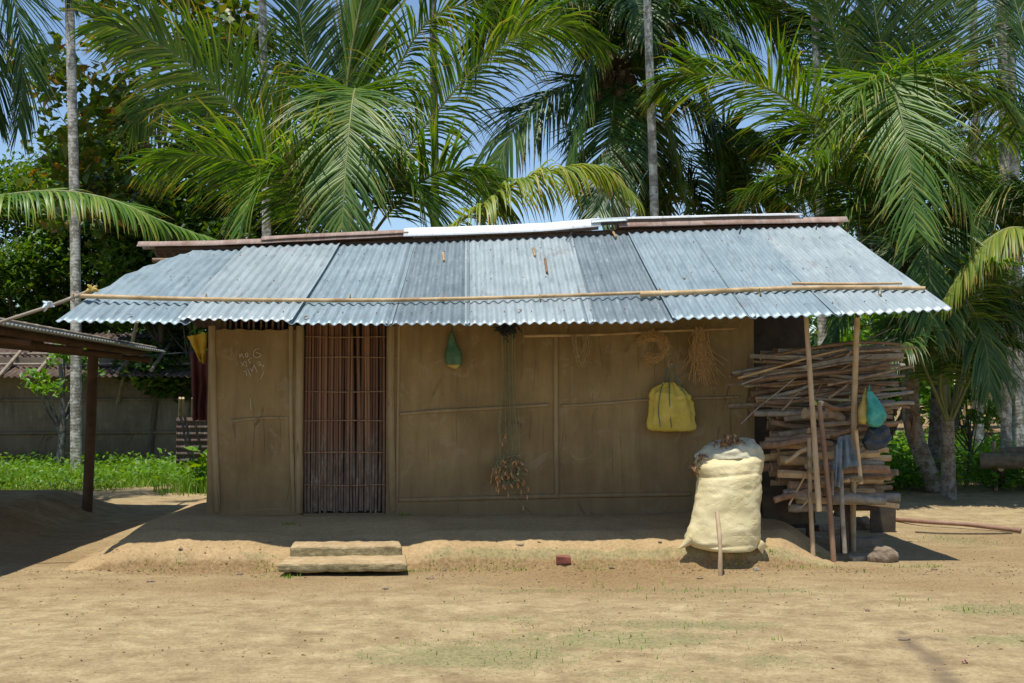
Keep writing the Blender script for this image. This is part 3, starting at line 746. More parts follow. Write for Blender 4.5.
# ------------------------------------------------------------------ soft bags from silhouettes
def softbag(name, rings, Dfun, depth, mats, parent=None, crump=.012, seg=40, sub=8, seed=0, open_top=False, flat=1.0, creases=(), pw=2.6, nsc=7, tilt=None, folds=None):
    """rings: (y, xl, xr) pixels bottom->top ; Dfun(t) the depth of the ring's middle; depth(t) half thickness"""
    R_ = catmull([list(r) for r in rings], (len(rings) - 1) * sub + 1); n = len(R_); Vv = []
    for i, (y, xl, xr) in enumerate(R_):
        t = i / (n - 1); D = Dfun(t); a, b = WP(xl, y, D), WP(xr, y, D); c = (a + b) / 2; hw = (b - a).length / 2; hd = depth(t)
        for j in range(seg):
            th = 2 * math.pi * j / seg; cx, sy = math.cos(th), math.sin(th)
            ex = math.copysign(abs(cx) ** (2 / pw), cx); ey = math.copysign(abs(sy) ** (2 / pw), sy)
            p = c + Vector((hw * ex, hd * ey, 0))
            nn = crump * (nz(p.x * nsc, p.y * nsc, p.z * nsc + seed) + .5 * nz(p.x * 18, p.y * 18 + seed, p.z * 26))
            for (tc, wd, am) in creases: nn -= am * math.exp(-((t - tc + .02 * math.sin(th * 2)) / wd) ** 2)
            if folds: nn += folds(t) * math.cos(th * 9 + 2 * math.sin(t * 4))
            p += Vector((cx, sy, 0)) * nn + Vector((0, 0, .3 * nn + (tilt(t) * hw * cx if tilt else 0))); Vv.append(tuple(p))
    f = [[i * seg + j, i * seg + (j + 1) % seg, (i + 1) * seg + (j + 1) % seg, (i + 1) * seg + j] for i in range(n - 1) for j in range(seg)]
    f.append(list(range(seg))[::-1])
    if not open_top: f.append([(n - 1) * seg + j for j in range(seg)])
    return mkmesh(name, Vv, f, mats, parent)
# grain sack
bp = GP(724, 546, .16)
sack = thing('feed_sack', 'bulging pale yellow woven sack standing on the terrace edge, propped by a stick', 'sack', (bp.x, 10.1, .15))
dep = lambda t: .21 * (1 - .25 * abs(2 * t - 1) ** 3) * (1 if t < .85 else 1 - (t - .85) * 2.2)
body = softbag('sack_body', [(550, 706, 753), (546, 691, 758), (538, 684, 761), (521, 690, 760), (502, 694, 761), (488, 696, 761), (477, 697, 762), (467, 693, 763), (459, 695, 764), (452, 700, 763)],
               lambda t: 9.92 + .19 * t, dep, M['sack'], sack, .014, 64, 8, 3, True, pw=2.05, tilt=lambda t: .04 * max(0, (t - .6) / .4) ** 1.5, creases=((.70, .014, .009), (.40, .05, .006), (.15, .03, .008)))
lip = softbag('sack_mouth', [(458, 695, 764), (452, 698, 762), (446, 705, 758), (441, 716, 753), (438, 728, 746)], lambda t: 10.11 + .03 * t, lambda t: .19 - .15 * t * t, M['sack_lip'], sack, .03, 64, 6, 9, False, pw=2.05, nsc=12, tilt=lambda t: .04, folds=lambda t: .014 * t)
for (x, y, dx) in ((687, 543, -.07), (760, 548, .02)):
    mb = MB(); c = WP(x, y, 9.9); tube(mb, [c + Vector((.04, 0, .04)), c, c + Vector((dx, -.01, -.045))], [.05, .035, .008], 8, irr=.3, seed=x); mb.build('sack_ear', M['sack'], sack)
cs = []
for (x, y, n_) in ((698, 466, 60), (702, 458, 40), (722, 444, 50), (735, 441, 60), (728, 440, 40), (697, 472, 30)):
    c = WP(x, y, 10.02)
    for _ in range(n_): cs.append([c.x + random.gauss(0, .03), c.y + random.gauss(0, .04), c.z + random.gauss(0, .022)])
hk = leafmesh('dry_husks', cs, rng.uniform(.03, .075, len(cs)), .35, M['deadleaf'], sack, up=0, seed=5); hk['kind'] = 'stuff'
mb = MB(); g0 = GP(720, 575, 0)
tube(mb, catmull([[g0.x, g0.y, g0.z - .03], list(WP(720, 545, 9.52)), list(WP(717, 512, 9.66))], 12), [.019 + .002 * math.sin(i) for i in range(12)], 9, irr=.1)
tag(mb.build('prop_stick', M['pole']), 'short thick stick planted in the ground and leaning against the pale sack', 'stick')
mb = MB(); c = GP(737, 560, 0); box(mb, (c.x, c.y + .1, .06), (.17, .16, .13), jit=.03); o = mb.build('wood_block', M['step'], None, False); bevel(o, .015); weather(o, .02, .05, 3)
n_ = len(o.data.vertices); setattrs(o, moss=[.4] * n_, soil=[.1] * n_, damp=[0] * n_)
tag(o, 'mossy earthen block half under the pale sack beside the prop stick', 'block')

# ------------------------------------------------------------------ things hanging on the wall
rail = MB(); bamboo(rail, catmull([list(WALL(524, 336, .10)), list(WALL(600, 334.5, .10)), list(WALL(670, 331, .10)), list(WALL(737, 328.5, .10))], 20), .016)
tag(rail.build('hanging_rail', M['bamboo']), 'thin bamboo rail fixed along the wall under the eave, to the right of the cords', 'rail')
# yellow bag
pb = WALL(672, 405, .1); yb = thing('shopping_bag', 'yellow woven bag with two green straps hanging from a peg on the mud wall', 'bag', pb)
Dw = pb.y - .02
softbag('bag_body', [(431, 652, 693), (428, 647.5, 695.5), (417, 648, 694.5), (404, 648.5, 692.5), (396, 649.5, 690), (391, 651.5, 685), (387, 656, 679), (383, 665, 672)], lambda t: Dw, lambda t: .085 * math.sin(math.pi * min(1, .22 + t * .8)) + .012,
        M['bag'], yb, .02, 60, 6, 5, pw=2.2, folds=lambda t: .004 + .010 * t, creases=((.5, .03, .006),))
for P in ([(667, 367), (663, 381), (659.5, 398), (658.5, 412), (660.5, 427)], [(668.5, 367), (669, 382), (669.5, 396), (670, 412), (671.5, 428)], [(673, 364), (675, 376), (680, 386), (686, 395)]):
    mb = MB(); Q = catmull([list(WP(x, y, Dw - (.035 if i == 0 else (.10 if P[0][0] < 672 and i > 1 else .04)))) for i, (x, y) in enumerate(P)], 24)
    tube(mb, Q, .0075, 6, shape=[1.3, .6, .6, 1.3, .6, .6]); mb.build('strap', M['strap'], yb)
mb = MB(); tube(mb, [WALL(672, 362, -.02), WALL(672, 364, .09)], .008, 6)
tube(mb, [WALL(669, 360, .06), WALL(668.5, 374, .06)], .005, 5); mb.build('peg', M['bamboo'], yb)
# little green pouch
pp = WALL(453, 345, .06); po = thing('hanging_pouch', 'small dark green plastic pouch hanging on the wall right of the door', 'pouch', pp)
softbag('pouch_body', [(368, 452, 458), (365, 447, 461), (357, 445, 462), (347, 446.5, 459), (338, 449, 455), (332, 451, 453)], lambda t: pp.y, lambda t: .03 + .01 * math.sin(t * 5), M['green_plastic'], po, .008, 24, 5, 2)
mb = MB(); tube(mb, [WP(452, 333, pp.y), WALL(452, 322, .02)], .004, 5); mb.build('string', M['dark'], po)
softbag('pouch_knot', [(368.5, 453, 457), (366, 447.5, 460), (364.5, 448, 459.5)], lambda t: pp.y - .018, lambda t: .028, M['yellow_plastic'], po, .003, 16, 3, 2)
# bunch of cords with orange tipped tangle
pc = WALL(508, 400, .08); cd = thing('cord_bundle', 'bundle of long green cords on the wall ending in an orange-tipped tangle', 'cord bundle', pc)
mb = MB()
for i in range(16):
    a = random.uniform(-1, 1); x0 = 508 + a * 7; x1 = 509 + a * 11
    o_ = random.uniform(.03, .11)
    P = [WALL(x0, 335, o_), WALL(x0 + random.uniform(-1, 1), 380, o_), WALL(x1, 425, o_), WALL(x1 + random.uniform(-4, 4), 460, o_ + .02)]
    tube(mb, catmull([list(p) for p in P], 14), .0022, 4)
mb.build('cord', M['cord_green'], cd)
mb = MB()
for i in range(60):
    c = WALL(508, 329, .08) + Vector((random.gauss(0, .05), random.gauss(0, .025), random.gauss(0, .028)))
    d = Vector((random.uniform(-1, 1), random.uniform(-1, 1), random.uniform(-1, 1))).normalized() * .05
    tube(mb, catmull([list(c - d), list(c + Vector((0, -.02, .02))), list(c + d)], 6), .005, 4)
mb.build('cord_knot', M['dark'], cd)
mb = MB(); mo = MB()
for i in range(170):
    r_ = abs(random.gauss(0, 1)); a = random.uniform(0, 6.28)
    rr_ = 15 * random.random() ** .5; aa = random.uniform(0, 6.28); c = WALL(509 + rr_ * math.cos(aa), 471 + rr_ * math.sin(aa) * 1.05, .06 + random.uniform(0, .12))
    d = Vector((random.uniform(-1, 1), random.uniform(-1, 1), random.uniform(-1.2, .8))).normalized() * random.uniform(.02, .06)
    tube(mb, catmull([list(c - d), list(c + Vector((random.uniform(-.02, .02), -.01, random.uniform(-.02, .02)))), list(c + d)], 6), .003, 4)
    if i % 2 == 0:
        e = c + d; tube(mo, [e, e + d.normalized() * .018 + Vector((0, 0, -.012)), e + d.normalized() * .026 + Vector((0, 0, -.028))], [.005, .009, .003], 5)
for (x, y) in ((500, 437), (502, 442), (505, 434), (521, 490), (528, 487), (527, 495), (523, 506), (508, 493), (496, 487)):
    e = WALL(x, y, .09); tube(mo, [e, e + Vector((.004, 0, -.03)), e + Vector((0, 0, -.045))], [.004, .007, .002], 5); tube(mb, [e, WALL(510, y - 14, .09)], .002, 4)
mb.build('cord_tangle', M['cord_green'], cd)['kind'] = 'stuff'; mo.build('cord_tip', M['tagorange'], cd)['kind'] = 'stuff'
# rope coil
mb = MB()
for i in range(7):
    x0, x1 = 573 + random.uniform(-2, 3), 587 + random.uniform(-4, 5); yb_ = random.uniform(352, 369)
    P = [WALL(x0, 334, .125), WALL(x0 + 1, 345, .13), WALL((x0 + x1) / 2, yb_, .13), WALL(x1, 345, .13), WALL(x1 - 2, 334, .125)]
    tube(mb, catmull([list(p) for p in P], 20), .0035, 5)
tube(mb, catmull([list(WALL(575, 336, .12)), list(WALL(572, 370, .1)), list(WALL(572.5, 398, .08)), list(WALL(571, 406, .07))], 16), .0035, 5)
tag(mb.build('rope_coil', M['rope']), 'loops of thin pale rope hung over the bamboo rail, with one long loose end', 'rope')
# straw bundles
mb = MB()
cc = WALL(652, 347, .12)
for i in range(240):
    a = random.uniform(-.3 * math.pi, 1.25 * math.pi) - .5 * math.pi + .4; rr0 = random.gauss(.115, .022)
    p = cc + Vector((rr0 * math.cos(a), random.gauss(0, .025), rr0 * math.sin(a)))
    tg = Vector((-math.sin(a), random.uniform(-.3, .3), math.cos(a))) + Vector((math.cos(a), 0, math.sin(a))) * random.gauss(.1, .5)
    tg = tg.normalized() * random.uniform(.025, .06)
    tube(mb, [p - tg, p + Vector((0, -.004, 0)), p + tg], .0025, 4, caps=False)
for i in range(30):
    p = cc + Vector((random.gauss(0, .02), 0, .12 + random.uniform(0, .06))); tube(mb, [p, p + Vector((random.gauss(0, .03), 0, -.08))], .003, 4)
tag(mb.build('straw_ring', M['straw']), 'curled ring of brown straw hanging from the rail above the yellow bag', 'straw bundle')
mb = MB()
for i in range(150):
    x0 = 699 + random.gauss(0, 3); y0 = 326 + random.uniform(0, 18); l_ = random.uniform(.5, 1)
    P = [WALL(x0, y0, .13 + random.gauss(0, .015)), WALL(x0 + random.gauss(1, 3), y0 + 17 * l_, .13 + random.gauss(0, .02)), WALL(x0 + random.gauss(5, 7), y0 + 46 * l_, .12 + random.gauss(0, .02))]
    tube(mb, catmull([list(p) for p in P], 6), .0023, 4, caps=False)
tag(mb.build('straw_tassel', M['straw']), 'loose tassel of brown straw hanging at the right end of the rail', 'straw bundle')
# coloured cloths at the left corner of the hut
def cloth(name, pix, D, mat, label, folds=5, seed=0, amp=.03, cat='cloth', parent=None):
    """pix: (x_left_top,y),(x_right_top,y),(x_right_bottom,y),(x_left_bottom,y)"""
    (ax, ay), (bx, by), (cx, cy), (dx, dy) = pix
    def P(s, t):
        x = (ax + (bx - ax) * s) * (1 - t) + (dx + (cx - dx) * s) * t; y = (ay + (by - ay) * s) * (1 - t) + (dy + (cy - dy) * s) * t
        p = WP(x, y, D); wv = amp * (.4 + .6 * t) * math.sin(s * folds * 2 * math.pi + seed + t)
        return p + Vector((.15 * wv * math.cos(s * 9), wv + amp * nz(s * 3, t * 3, seed), amp * .4 * nz(s * 4, t, seed + 4)))
    Vv, Ff = gridmesh(P, 34, 26); o = mkmesh(name, Vv, Ff, mat, parent); sd_ = o.modifiers.new('thick', 'SOLIDIFY'); sd_.thickness = .004
    if label: tag(o, label, cat)
    return o
cloth('hanging_cloth', [(189, 352), (209, 352), (208, 421), (192, 420)], 12.6, M['maroon'], 'long dark maroon cloth hanging beyond the left corner of the hut', 2.5, 1, .05)
cloth('hanging_cloth', [(187, 336), (207, 333), (205, 364), (201, 361)], 11.1, M['yellow_cloth'], 'small yellow cloth hanging at the left corner under the eave', 1.5, 3, .03)
mb = MB(); tube(mb, catmull([list(WP(140, 356, 13.5)), list(WP(192, 352, 12.6)), list(WP(225, 349, 12.2))], 10), .006, 5)
tag(mb.build('washing_line', M['dark']), 'thin dark line that holds the maroon cloth behind the hut corner', 'line')

# ------------------------------------------------------------------ firewood stack, rack and poles
def stickmesh(name, A, B, r0, r1, mat, bend=.03, kind=0, seed=0, fork=False):
    r = random.Random(seed); A = Vector(A); B = Vector(B); n = 9; P = []
    b1 = Vector((r.uniform(-1, 1), r.uniform(-1, 1), r.uniform(-1, 1))) * bend
    b2 = Vector((r.uniform(-1, 1), r.uniform(-1, 1), r.uniform(-1, 1))) * bend
    P = catmull([list(A), list(A.lerp(B, .33) + b1), list(A.lerp(B, .68) + b2), list(B)], n)
    rad = [r0 + (r1 - r0) * i / (n - 1) for i in range(n)]; rad = [q * (1 + r.uniform(-.08, .08)) for q in rad]
    mb = MB()
    if kind == 0: tube(mb, P, rad, 8, m=0, mcap=1, irr=.08, seed=seed)
    else: tube(mb, P, rad, 6, m=0, mcap=1, irr=.38, seed=seed)
    if fork:
        i = r.randint(4, 6); d = Vector((r.uniform(-.1, .1), -.05, r.uniform(.05, .12))) * 1.3
        tube(mb, [P[i], Vector(P[i]) + d * .6 + (B - A) * .06, Vector(P[i]) + d + (B - A) * .15], [rad[i] * .6, rad[i] * .45, rad[i] * .25], 6)
    return mb.build(name, [mat, M['woodend']], None, kind == 0)
rs = random.Random(21)
GL = 'firewood piled under the right end of the roof'
def wood_label(kind, thin, row):
    if thin: return 'thin dry branch lying across the upper part of the firewood pile'
    return 'split log with pale wood in the lower firewood pile' if kind else 'round bark-covered branch in the middle of the firewood pile'
z = .47
while z < 1.86:
    low = z < .98
    th = rs.uniform(.026, .042) if low else (rs.uniform(.022, .034) if z < 1.35 else rs.uniform(.012, .022))
    for row in range(4):
        Dm = 10.45 + row * .19 + rs.uniform(-.03, .03)
        xl = 768 + rs.uniform(-4, 26) - (14 if z > 1.35 else 0) - (8 if .75 < z < 1.0 else 0) + (10 if z < .6 else 0)
        xr = 880 + rs.uniform(-10, 16) + (10 if z > 1.3 else 0)
        if rs.random() < .25 and z > 1.25: xl -= rs.uniform(5, 30)
        if rs.random() < .2: xr = 840 + rs.uniform(-10, 20)
        tl = rs.gauss(0, .02 if low else .03)
        A = Vector(((xl - 512) * Dm / F, Dm + rs.uniform(-.06, .06), z - tl + rs.uniform(-.02, .02))); B = Vector(((xr - 512) * Dm / F, Dm + rs.uniform(-.08, .08), z + tl + rs.uniform(-.02, .03) + (.08 if z > 1.4 else 0)))
        if A.z < .45: A.z = .45
        if B.z < .45: B.z = .45
        if row == 0 and z < 1.4:
            cut = rs.uniform(798, 835); e_ = rs.uniform(.01, .05)
            if rs.random() < .5: A = Vector(((cut - 512) * Dm / F, Dm - .05, z + rs.uniform(-.04, .04)))
            else: B = Vector(((cut + 12 - 512) * Dm / F, Dm - .05, z + rs.uniform(-.04, .04)))
            A.x += rs.uniform(-.08, .05); B.x += rs.uniform(-.08, .08)
        kind = 1 if (low and rs.random() < .75) or rs.random() < .2 else 0
        th2 = th * rs.uniform(.65, 1.55)
        mat = M[rs.choice(['wood_pale', 'wood_pale', 'wood_red', 'wood', 'wood_grey'] if low else (['wood', 'wood', 'wood_grey', 'wood_red'] if z < 1.4 else ['wood', 'bamboo_grey', 'wood_grey', 'bamboo_dark']))]
        o = stickmesh('firewood_log' if not z > 1.35 else 'firewood_branch', A, B, th2, th2 * rs.uniform(.6, .95), mat, (.02 if low else .05), kind, rs.randint(0, 9999), rs.random() < .3)
        tone = {'soft_wood': '', M['wood_pale'].name: 'pale', M['wood_red'].name: 'reddish', M['wood'].name: 'brown', M['wood_grey'].name: 'grey', M['bamboo_grey'].name: 'straw-grey', M['bamboo_dark'].name: 'dark'}[mat.name]
        if z > 1.35: lb = tone + ' thin dry branch lying across the top of the firewood pile'
        elif kind: lb = tone + ' roughly split log in the ' + ('lower half' if low else 'middle') + ' of the firewood pile'
        else: lb = tone + ' round branch in the ' + ('lower half' if low else 'middle') + ' of the firewood pile'
        tag(o, lb, 'firewood', lb.replace('branch lying', 'branches lying').replace('split log in', 'split logs in').replace('round branch in', 'round branches in'))
    z += th * (1.6 if low else 1.75) + .003
spec = [((738, 378), (846, 349), .011, 'bamboo', 'long straw-coloured stick jutting left from the woodpile towards the wall'),
        ((741, 424), (797, 376), .008, 'bamboo_grey', 'thin bent twig hanging down left of the woodpile'),
        ((742, 384), (780, 374), .008, 'wood_grey', 'short thin twig poking out just under the long straw-coloured stick'),
        ((828, 385), (913, 366), .014, 'wood', 'branch running up to the right out of the top of the woodpile'),
        ((850, 352), (916, 347), .013, 'wood', 'topmost branch reaching right out of the woodpile'),
        ((872, 405), (914, 403), .02, 'wood_grey', 'short stub with a pale cut end sticking out right of woodpile'),
        ((850, 397), (913, 392), .016, 'wood_grey', 'grey branch sticking out right, just above the teal plastic bag'),
        ((829, 398), (849, 383), .011, 'wood', 'short forked twig lying aslant in the middle of the woodpile'),
        ((784, 462), (808, 449), .024, 'wood_pale', 'freshly split pale log poking out to the left of the pile'),
        ((774, 500), (808, 490), .03, 'wood_red', 'thick reddish log end poking out at the lower left of the pile'),
        ((789, 505), (806, 474), .010, 'wood_pale', 'short split stick standing aslant against the lower left log ends'),
        ((800, 508), (812, 495), .008, 'wood_pale', 'small splinter hanging under the lower left of the pile'),
        ((782, 410), (800, 392), .010, 'wood', 'small bent twig at the left edge of the woodpile')]
for (a, b, r_, mt, lb) in spec:
    if a[0] < 760: A, B = WP(*a, 10.36), WP(*b, 10.40)
    else: A, B = WP(*a, 10.34), WP(*b, 10.38)
    tag(stickmesh('firewood_stick', A, B, r_, r_ * .8, M[mt], .012, 0, int(a[0])), lb, 'firewood')
# poles
def pole(name, a, b, r0, r1, mat, label, D0=None, D1=None, cat='pole', bend=.015):
    A = GP(*a) if D0 is None else WP(*a, D0)
    B = WP(*b, D1 if D1 else A.y); A = Vector((A.x, A.y, surf(A.x, A.y) - .04)) if D0 is None else A
    mid = A.lerp(B, .5) + Vector((random.uniform(-1, 1) * bend, random.uniform(-1, 1) * bend, 0)); P = catmull([list(A), list(mid), list(B)], 12)
    mb = MB(); tube(mb, P, [r0 + (r1 - r0) * i / 11 for i in range(12)], 9, m=0, mcap=1, irr=.06, seed=int(a[0]))
    return tag(mb.build(name, [M[mat], M['woodend']]), label, cat)
pole('support_pole', (819, 511), (806, 317), .026, .021, 'pole', 'long leaning bamboo pole lashed to the woodpile posts, holding up the eave', D0=10.12, D1=9.98)
pole('rack_post', (834, 562), (819, 402), .026, .022, 'pole_red', 'reddish leaning post planted in front of the woodpile', D1=10.2)
pole('support_pole', (853, 551), (857, 317), .027, .024, 'pole', 'upright pole on the right of the woodpile, holding up the eave', D1=10.02)
pole('rack_post', (813, 556), (809, 438), .022, .018, 'pole', 'shorter upright post at the left front of the woodpile', D0=10.2, D1=10.26)
pole('rack_post', (845, 553), (841, 452), .021, .018, 'wood_grey', 'shorter mossy post under the blue grey cloth', D0=10.2, D1=10.24)
pole('rack_post', (861, 484), (856, 430), .021, .018, 'wood_pale', 'short pale stake lashed to the right eave pole', D0=10.22, D1=10.22)
pole('rack_post', (832, 495), (833, 461), .017, .014, 'wood_grey', 'stubby mossy stake hanging between the woodpile posts', D0=10.25, D1=10.25)
rope_i = 0
for (x, y, D, lb) in ((814, 459, 10.2, 'jute lashing near the top of the left woodpile post'), (814, 470, 10.2, 'second jute lashing, just below the first on the left woodpile post'),
                      (816, 495, 10.2, 'jute lashing round the left woodpile post where the short pole ends'), (857, 479, 10.2, 'jute lashing that ties the pale stake to the right pole')):
    c = WP(x, y, D); mb = MB()
    for q in range(4):
        a = np.linspace(0, 2 * math.pi, 17); tube(mb, [c + Vector((.055 * math.cos(k_), .035 * math.sin(k_) + .02, (q - 1.5) * .009 + .006 * math.sin(k_ + q))) for k_ in a], .005, 5, caps=False)
    tag(mb.build('lashing', M['rope']), lb, 'rope')
# crossbars of the rack which carry the pile
mb = MB(); rack = thing('firewood_rack', 'dark low timber rack that carries the woodpile off the ground', 'rack', (3.0, 10.75, .02))
for (x, D) in ((2.78, 10.78), (3.1, 10.78), (2.84, 11.02), (3.2, 11.02)):
    m2 = MB(); tube(m2, [Vector((x, D, surf(x, D) - .03)), Vector((x, D, .44))], .04, 8); m2.build('leg', M['darkpost'], rack)  # legs and rails coloured dark to sink into the shade under the pile
for D in (10.78, 11.02):
    m2 = MB(); tube(m2, [Vector((2.3, D, .415)), Vector((3.4, D, .415))], .028, 8); m2.build('rail', M['darkpost'], rack)
# blocks and clutter under it
def block(name, px, py, size, mat, label, cat, rot=0, z=None, dy=0, wob=.02, lev=3, tex=.08):
    g_ = GP(px, py, 0); g_.y += dy; z0 = surf(g_.x, g_.y) if z is None else z
    mb = MB(); box(mb, (0, 0, 0), size, jit=min(size) * .3); o = mb.build(name, M[mat], None, False)
    o.location = (g_.x, g_.y, z0 + size[2] / 2 - .006); o.rotation_euler = (0, random.uniform(-.05, .05), rot); bevel(o, min(size) * .16, 2); weather(o, wob, tex, lev)
    return tag(o, label, cat)
block('brick', 829, 533, (.22, .10, .07), 'stone', 'earth-coloured brick lying behind the leaning pole', 'brick', .3, dy=.15)
block('brick', 843, 536, (.20, .10, .075), 'step', 'smooth pale brown brick standing between the right poles', 'brick', -.2, dy=.08)
for o in (bpy.data.objects[-1:] or []): pass
block('stone_slab', 870, 548, (.26, .16, .09), 'stone', 'flat brown stone slab behind the round rock by the poles', 'stone', .05, dy=.1)
block('wood_wedge', 862, 560, (.24, .09, .05), 'wood_grey', 'grey wooden wedge lying left of the round rock', 'wood piece', .25, wob=.008)
def rock(px, py, s, label, mat='stone', seed=0, dy=0, cat='rock', name='rock'):
    g_ = GP(px, py, 0); V_ = []; import bmesh
    bm = bmesh.new(); bmesh.ops.create_icosphere(bm, subdivisions=4, radius=1)
    for v in bm.verts:
        n_ = v.co.normalized(); r_ = 1 + .32 * nz(n_.x * 1.3 + seed, n_.y * 1.3, n_.z * 1.3) + .12 * nz(n_.x * 4, n_.y * 4 + seed, n_.z * 4); v.co = Vector((n_.x * s[0] * r_, n_.y * s[1] * r_, max(n_.z * s[2] * r_, -s[2] * .55)))
    me = bpy.data.meshes.new(name); bm.to_mesh(me); bm.free(); me.materials.append(M[mat]); me.polygons.foreach_set('use_smooth', [True] * len(me.polygons))
    o = bpy.data.objects.new(name, me); COL.objects.link(o); y_ = g_.y + dy + s[1]; o.location = (g_.x, y_, surf(g_.x, y_) + s[2] * .5); return tag(o, label, cat)
rock(886, 563, (.12, .09, .10), 'rounded brown rock lying in front of the woodpile', seed=2)
rock(870, 533, (.11, .09, .09), 'dark earthen lump in the shade under the woodpile', seed=5, dy=.2)
rock(852, 520, (.09, .08, .08), 'small dark lump deep under the woodpile near the right pole', seed=8, dy=.3)
rock(828, 512, (.16, .08, .07), 'long block of earth lying behind the left post under the woodpile', seed=11, dy=.3)
# dark board at right; left one is a dark sheet painting the under-pile shade
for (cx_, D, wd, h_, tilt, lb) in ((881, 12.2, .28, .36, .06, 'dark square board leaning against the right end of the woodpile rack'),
                                   (787, 10.75, .50, .36, -.03, 'dark sheet added as shade under the lower left of the woodpile')):
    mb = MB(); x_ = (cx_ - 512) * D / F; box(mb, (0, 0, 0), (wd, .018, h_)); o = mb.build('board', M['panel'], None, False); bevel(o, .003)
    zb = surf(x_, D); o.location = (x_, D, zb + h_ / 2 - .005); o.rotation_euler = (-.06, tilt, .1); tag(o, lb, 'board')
def wrapper(px, py, mat, label, s=.05, seed=0, dy=0):
    g_ = GP(px, py, 0); g_.y += dy; z_ = surf(g_.x, g_.y)
    def P(a, b): return (g_.x + (a - .5) * s * 2, g_.y + (b - .5) * s, z_ + .006 + .022 * abs(nz(a * 3, b * 3, seed)) + .01 * math.sin(a * 5 + seed))
    Vv, Ff = gridmesh(P, 12, 8); o = mkmesh('wrapper', Vv, Ff, M[mat]); sd_ = o.modifiers.new('t', 'SOLIDIFY'); sd_.thickness = .001; return tag(o, label, 'litter')
wrapper(803, 548, 'white_plastic', 'crumpled white and blue wrapper on the terrace edge left of the posts', .055, 1, .25)
wrapper(795, 549, 'yellow_plastic', 'scrap of yellow wrapper beside the white wrapper', .035, 3, .25)
wrapper(850, 536, 'pink_plastic', 'pinkish wrapper lying in the shade behind the right pole', .05, 5, .25)
wrapper(965, 663, 'pink_plastic', 'small red scrap lying alone on the yard at lower right', .016, 6)
wrapper(824, 541, 'white_plastic', 'tiny pale blue scrap between the two left woodpile posts', .02, 8, .2)
# plastic bags and cloth hanging on the pile
def pbag(name, rings, D, dp_, mat, label, seed, knot):
    p = WP(rings[0][1], rings[0][0], D); t_ = thing(name, label, 'plastic bag', p)
    softbag('bag_body', rings, lambda t: D, lambda t: max(.008, dp_ * math.sin(math.pi * min(1, .15 + .85 * t) ** .7)), M[mat], t_, .008 if mat != 'black_plastic' else .028, 32, 6, seed, nsc=16)
    mb = MB(); a, b = WP(knot[0], knot[1], D), WP(knot[0] + 1, knot[1] - 6, D + .04); tube(mb, [a, b], [.012, .005], 6); mb.build('bag_knot', M[mat], t_)
    return t_
pbag('plastic_bag', [(427, 872, 878), (424, 868, 882), (415, 866, 885.5), (407, 867, 883), (399, 867, 878), (391, 867, 872)], 10.2, .075, 'teal', 'full teal plastic bag hanging on the right end of the woodpile', 4, (868.5, 391))
pbag('plastic_bag', [(424, 860, 865), (420, 858, 867), (411, 858, 867), (402, 861, 866), (394, 863, 866)], 10.24, .05, 'yellow_plastic', 'narrow yellow plastic bag hanging left of the teal bag', 7, (864.5, 394))
pbag('plastic_bag', [(450, 868, 876), (447, 864, 884), (438, 864, 890), (430, 867, 889), (425, 872, 884)], 10.27, .06, 'black_plastic', 'crumpled black plastic bag tucked below the teal bag', 9, (876, 426))
cl = cloth('rag', [(838, 437), (850, 434), (858, 466), (832, 470)], 10.2, M['greycloth'], 'blue grey rag draped over the mossy short post', 2.2, 2, .03)
mb = None
cloth('rag', [(836, 445), (842, 440), (840, 488), (835, 486)], 10.17, M['greycloth'], 'narrow hanging strip of blue grey rag left of the draped rag', 1.2, 4, .015)

# ------------------------------------------------------------------ small things on the yard
block('brick', 563, 568, (.12, .08, .06), 'brick', 'small broken red brick lying on the yard right of the steps', 'brick', .1, wob=.006)
rock(757, 571, (.028, .022, .02), 'small grey pebble right of the prop stick', seed=3, mat='wood_grey', cat='stone', name='pebble')
for i, (x, y) in enumerate([(660, 565), (612, 569), (430, 579), (444, 571), (385, 590), (150, 583), (180, 570), (240, 575), (905, 640), (985, 494), (700, 578), (520, 566), (868, 612), (935, 570)]):
    rock(x, y, (.018 + .008 * (i % 3), .014, .011), 'little earth clod lying on the bare yard', seed=i + 20, cat='clod', name='clod')['group'] = 'earth clods scattered on the yard'
cs = []
for i in range(420):
    x = random.uniform(-4, 4.6); y = random.choice([random.gauss(9.68, .12), random.uniform(6.4, 11.5)])
    if -3.9 < x < 4.3 and 10.3 < y: continue
    cs.append((x, y, surf(x, y) + .007))
cr = []
for i in range(2600):
    x = random.uniform(-4.6, 5.2); y = 5.8 + 5.6 * random.random() ** .8 if i % 3 else random.gauss(9.66, .13)
    if -3.9 < x < 2.9 and y > 10.0: continue
    cr.append((x, y, surf(x, y) + .002))
o = leafmesh('soil_crumbs', cr, rng.uniform(.006, .024, len(cr)), .8, M['stone'], None, up=.6, seed=18, fold=.9); tag(o, 'loose soil crumbs scattered over the bare yard', 'crumbs', kind='stuff')
o = leafmesh('leaf_litter', cs, rng.uniform(.012, .045, len(cs)), .5, M['deadleaf'], None, up=4, seed=8, fold=.5); tag(o, 'scattered bits of dead leaf on the yard', 'litter', kind='stuff')
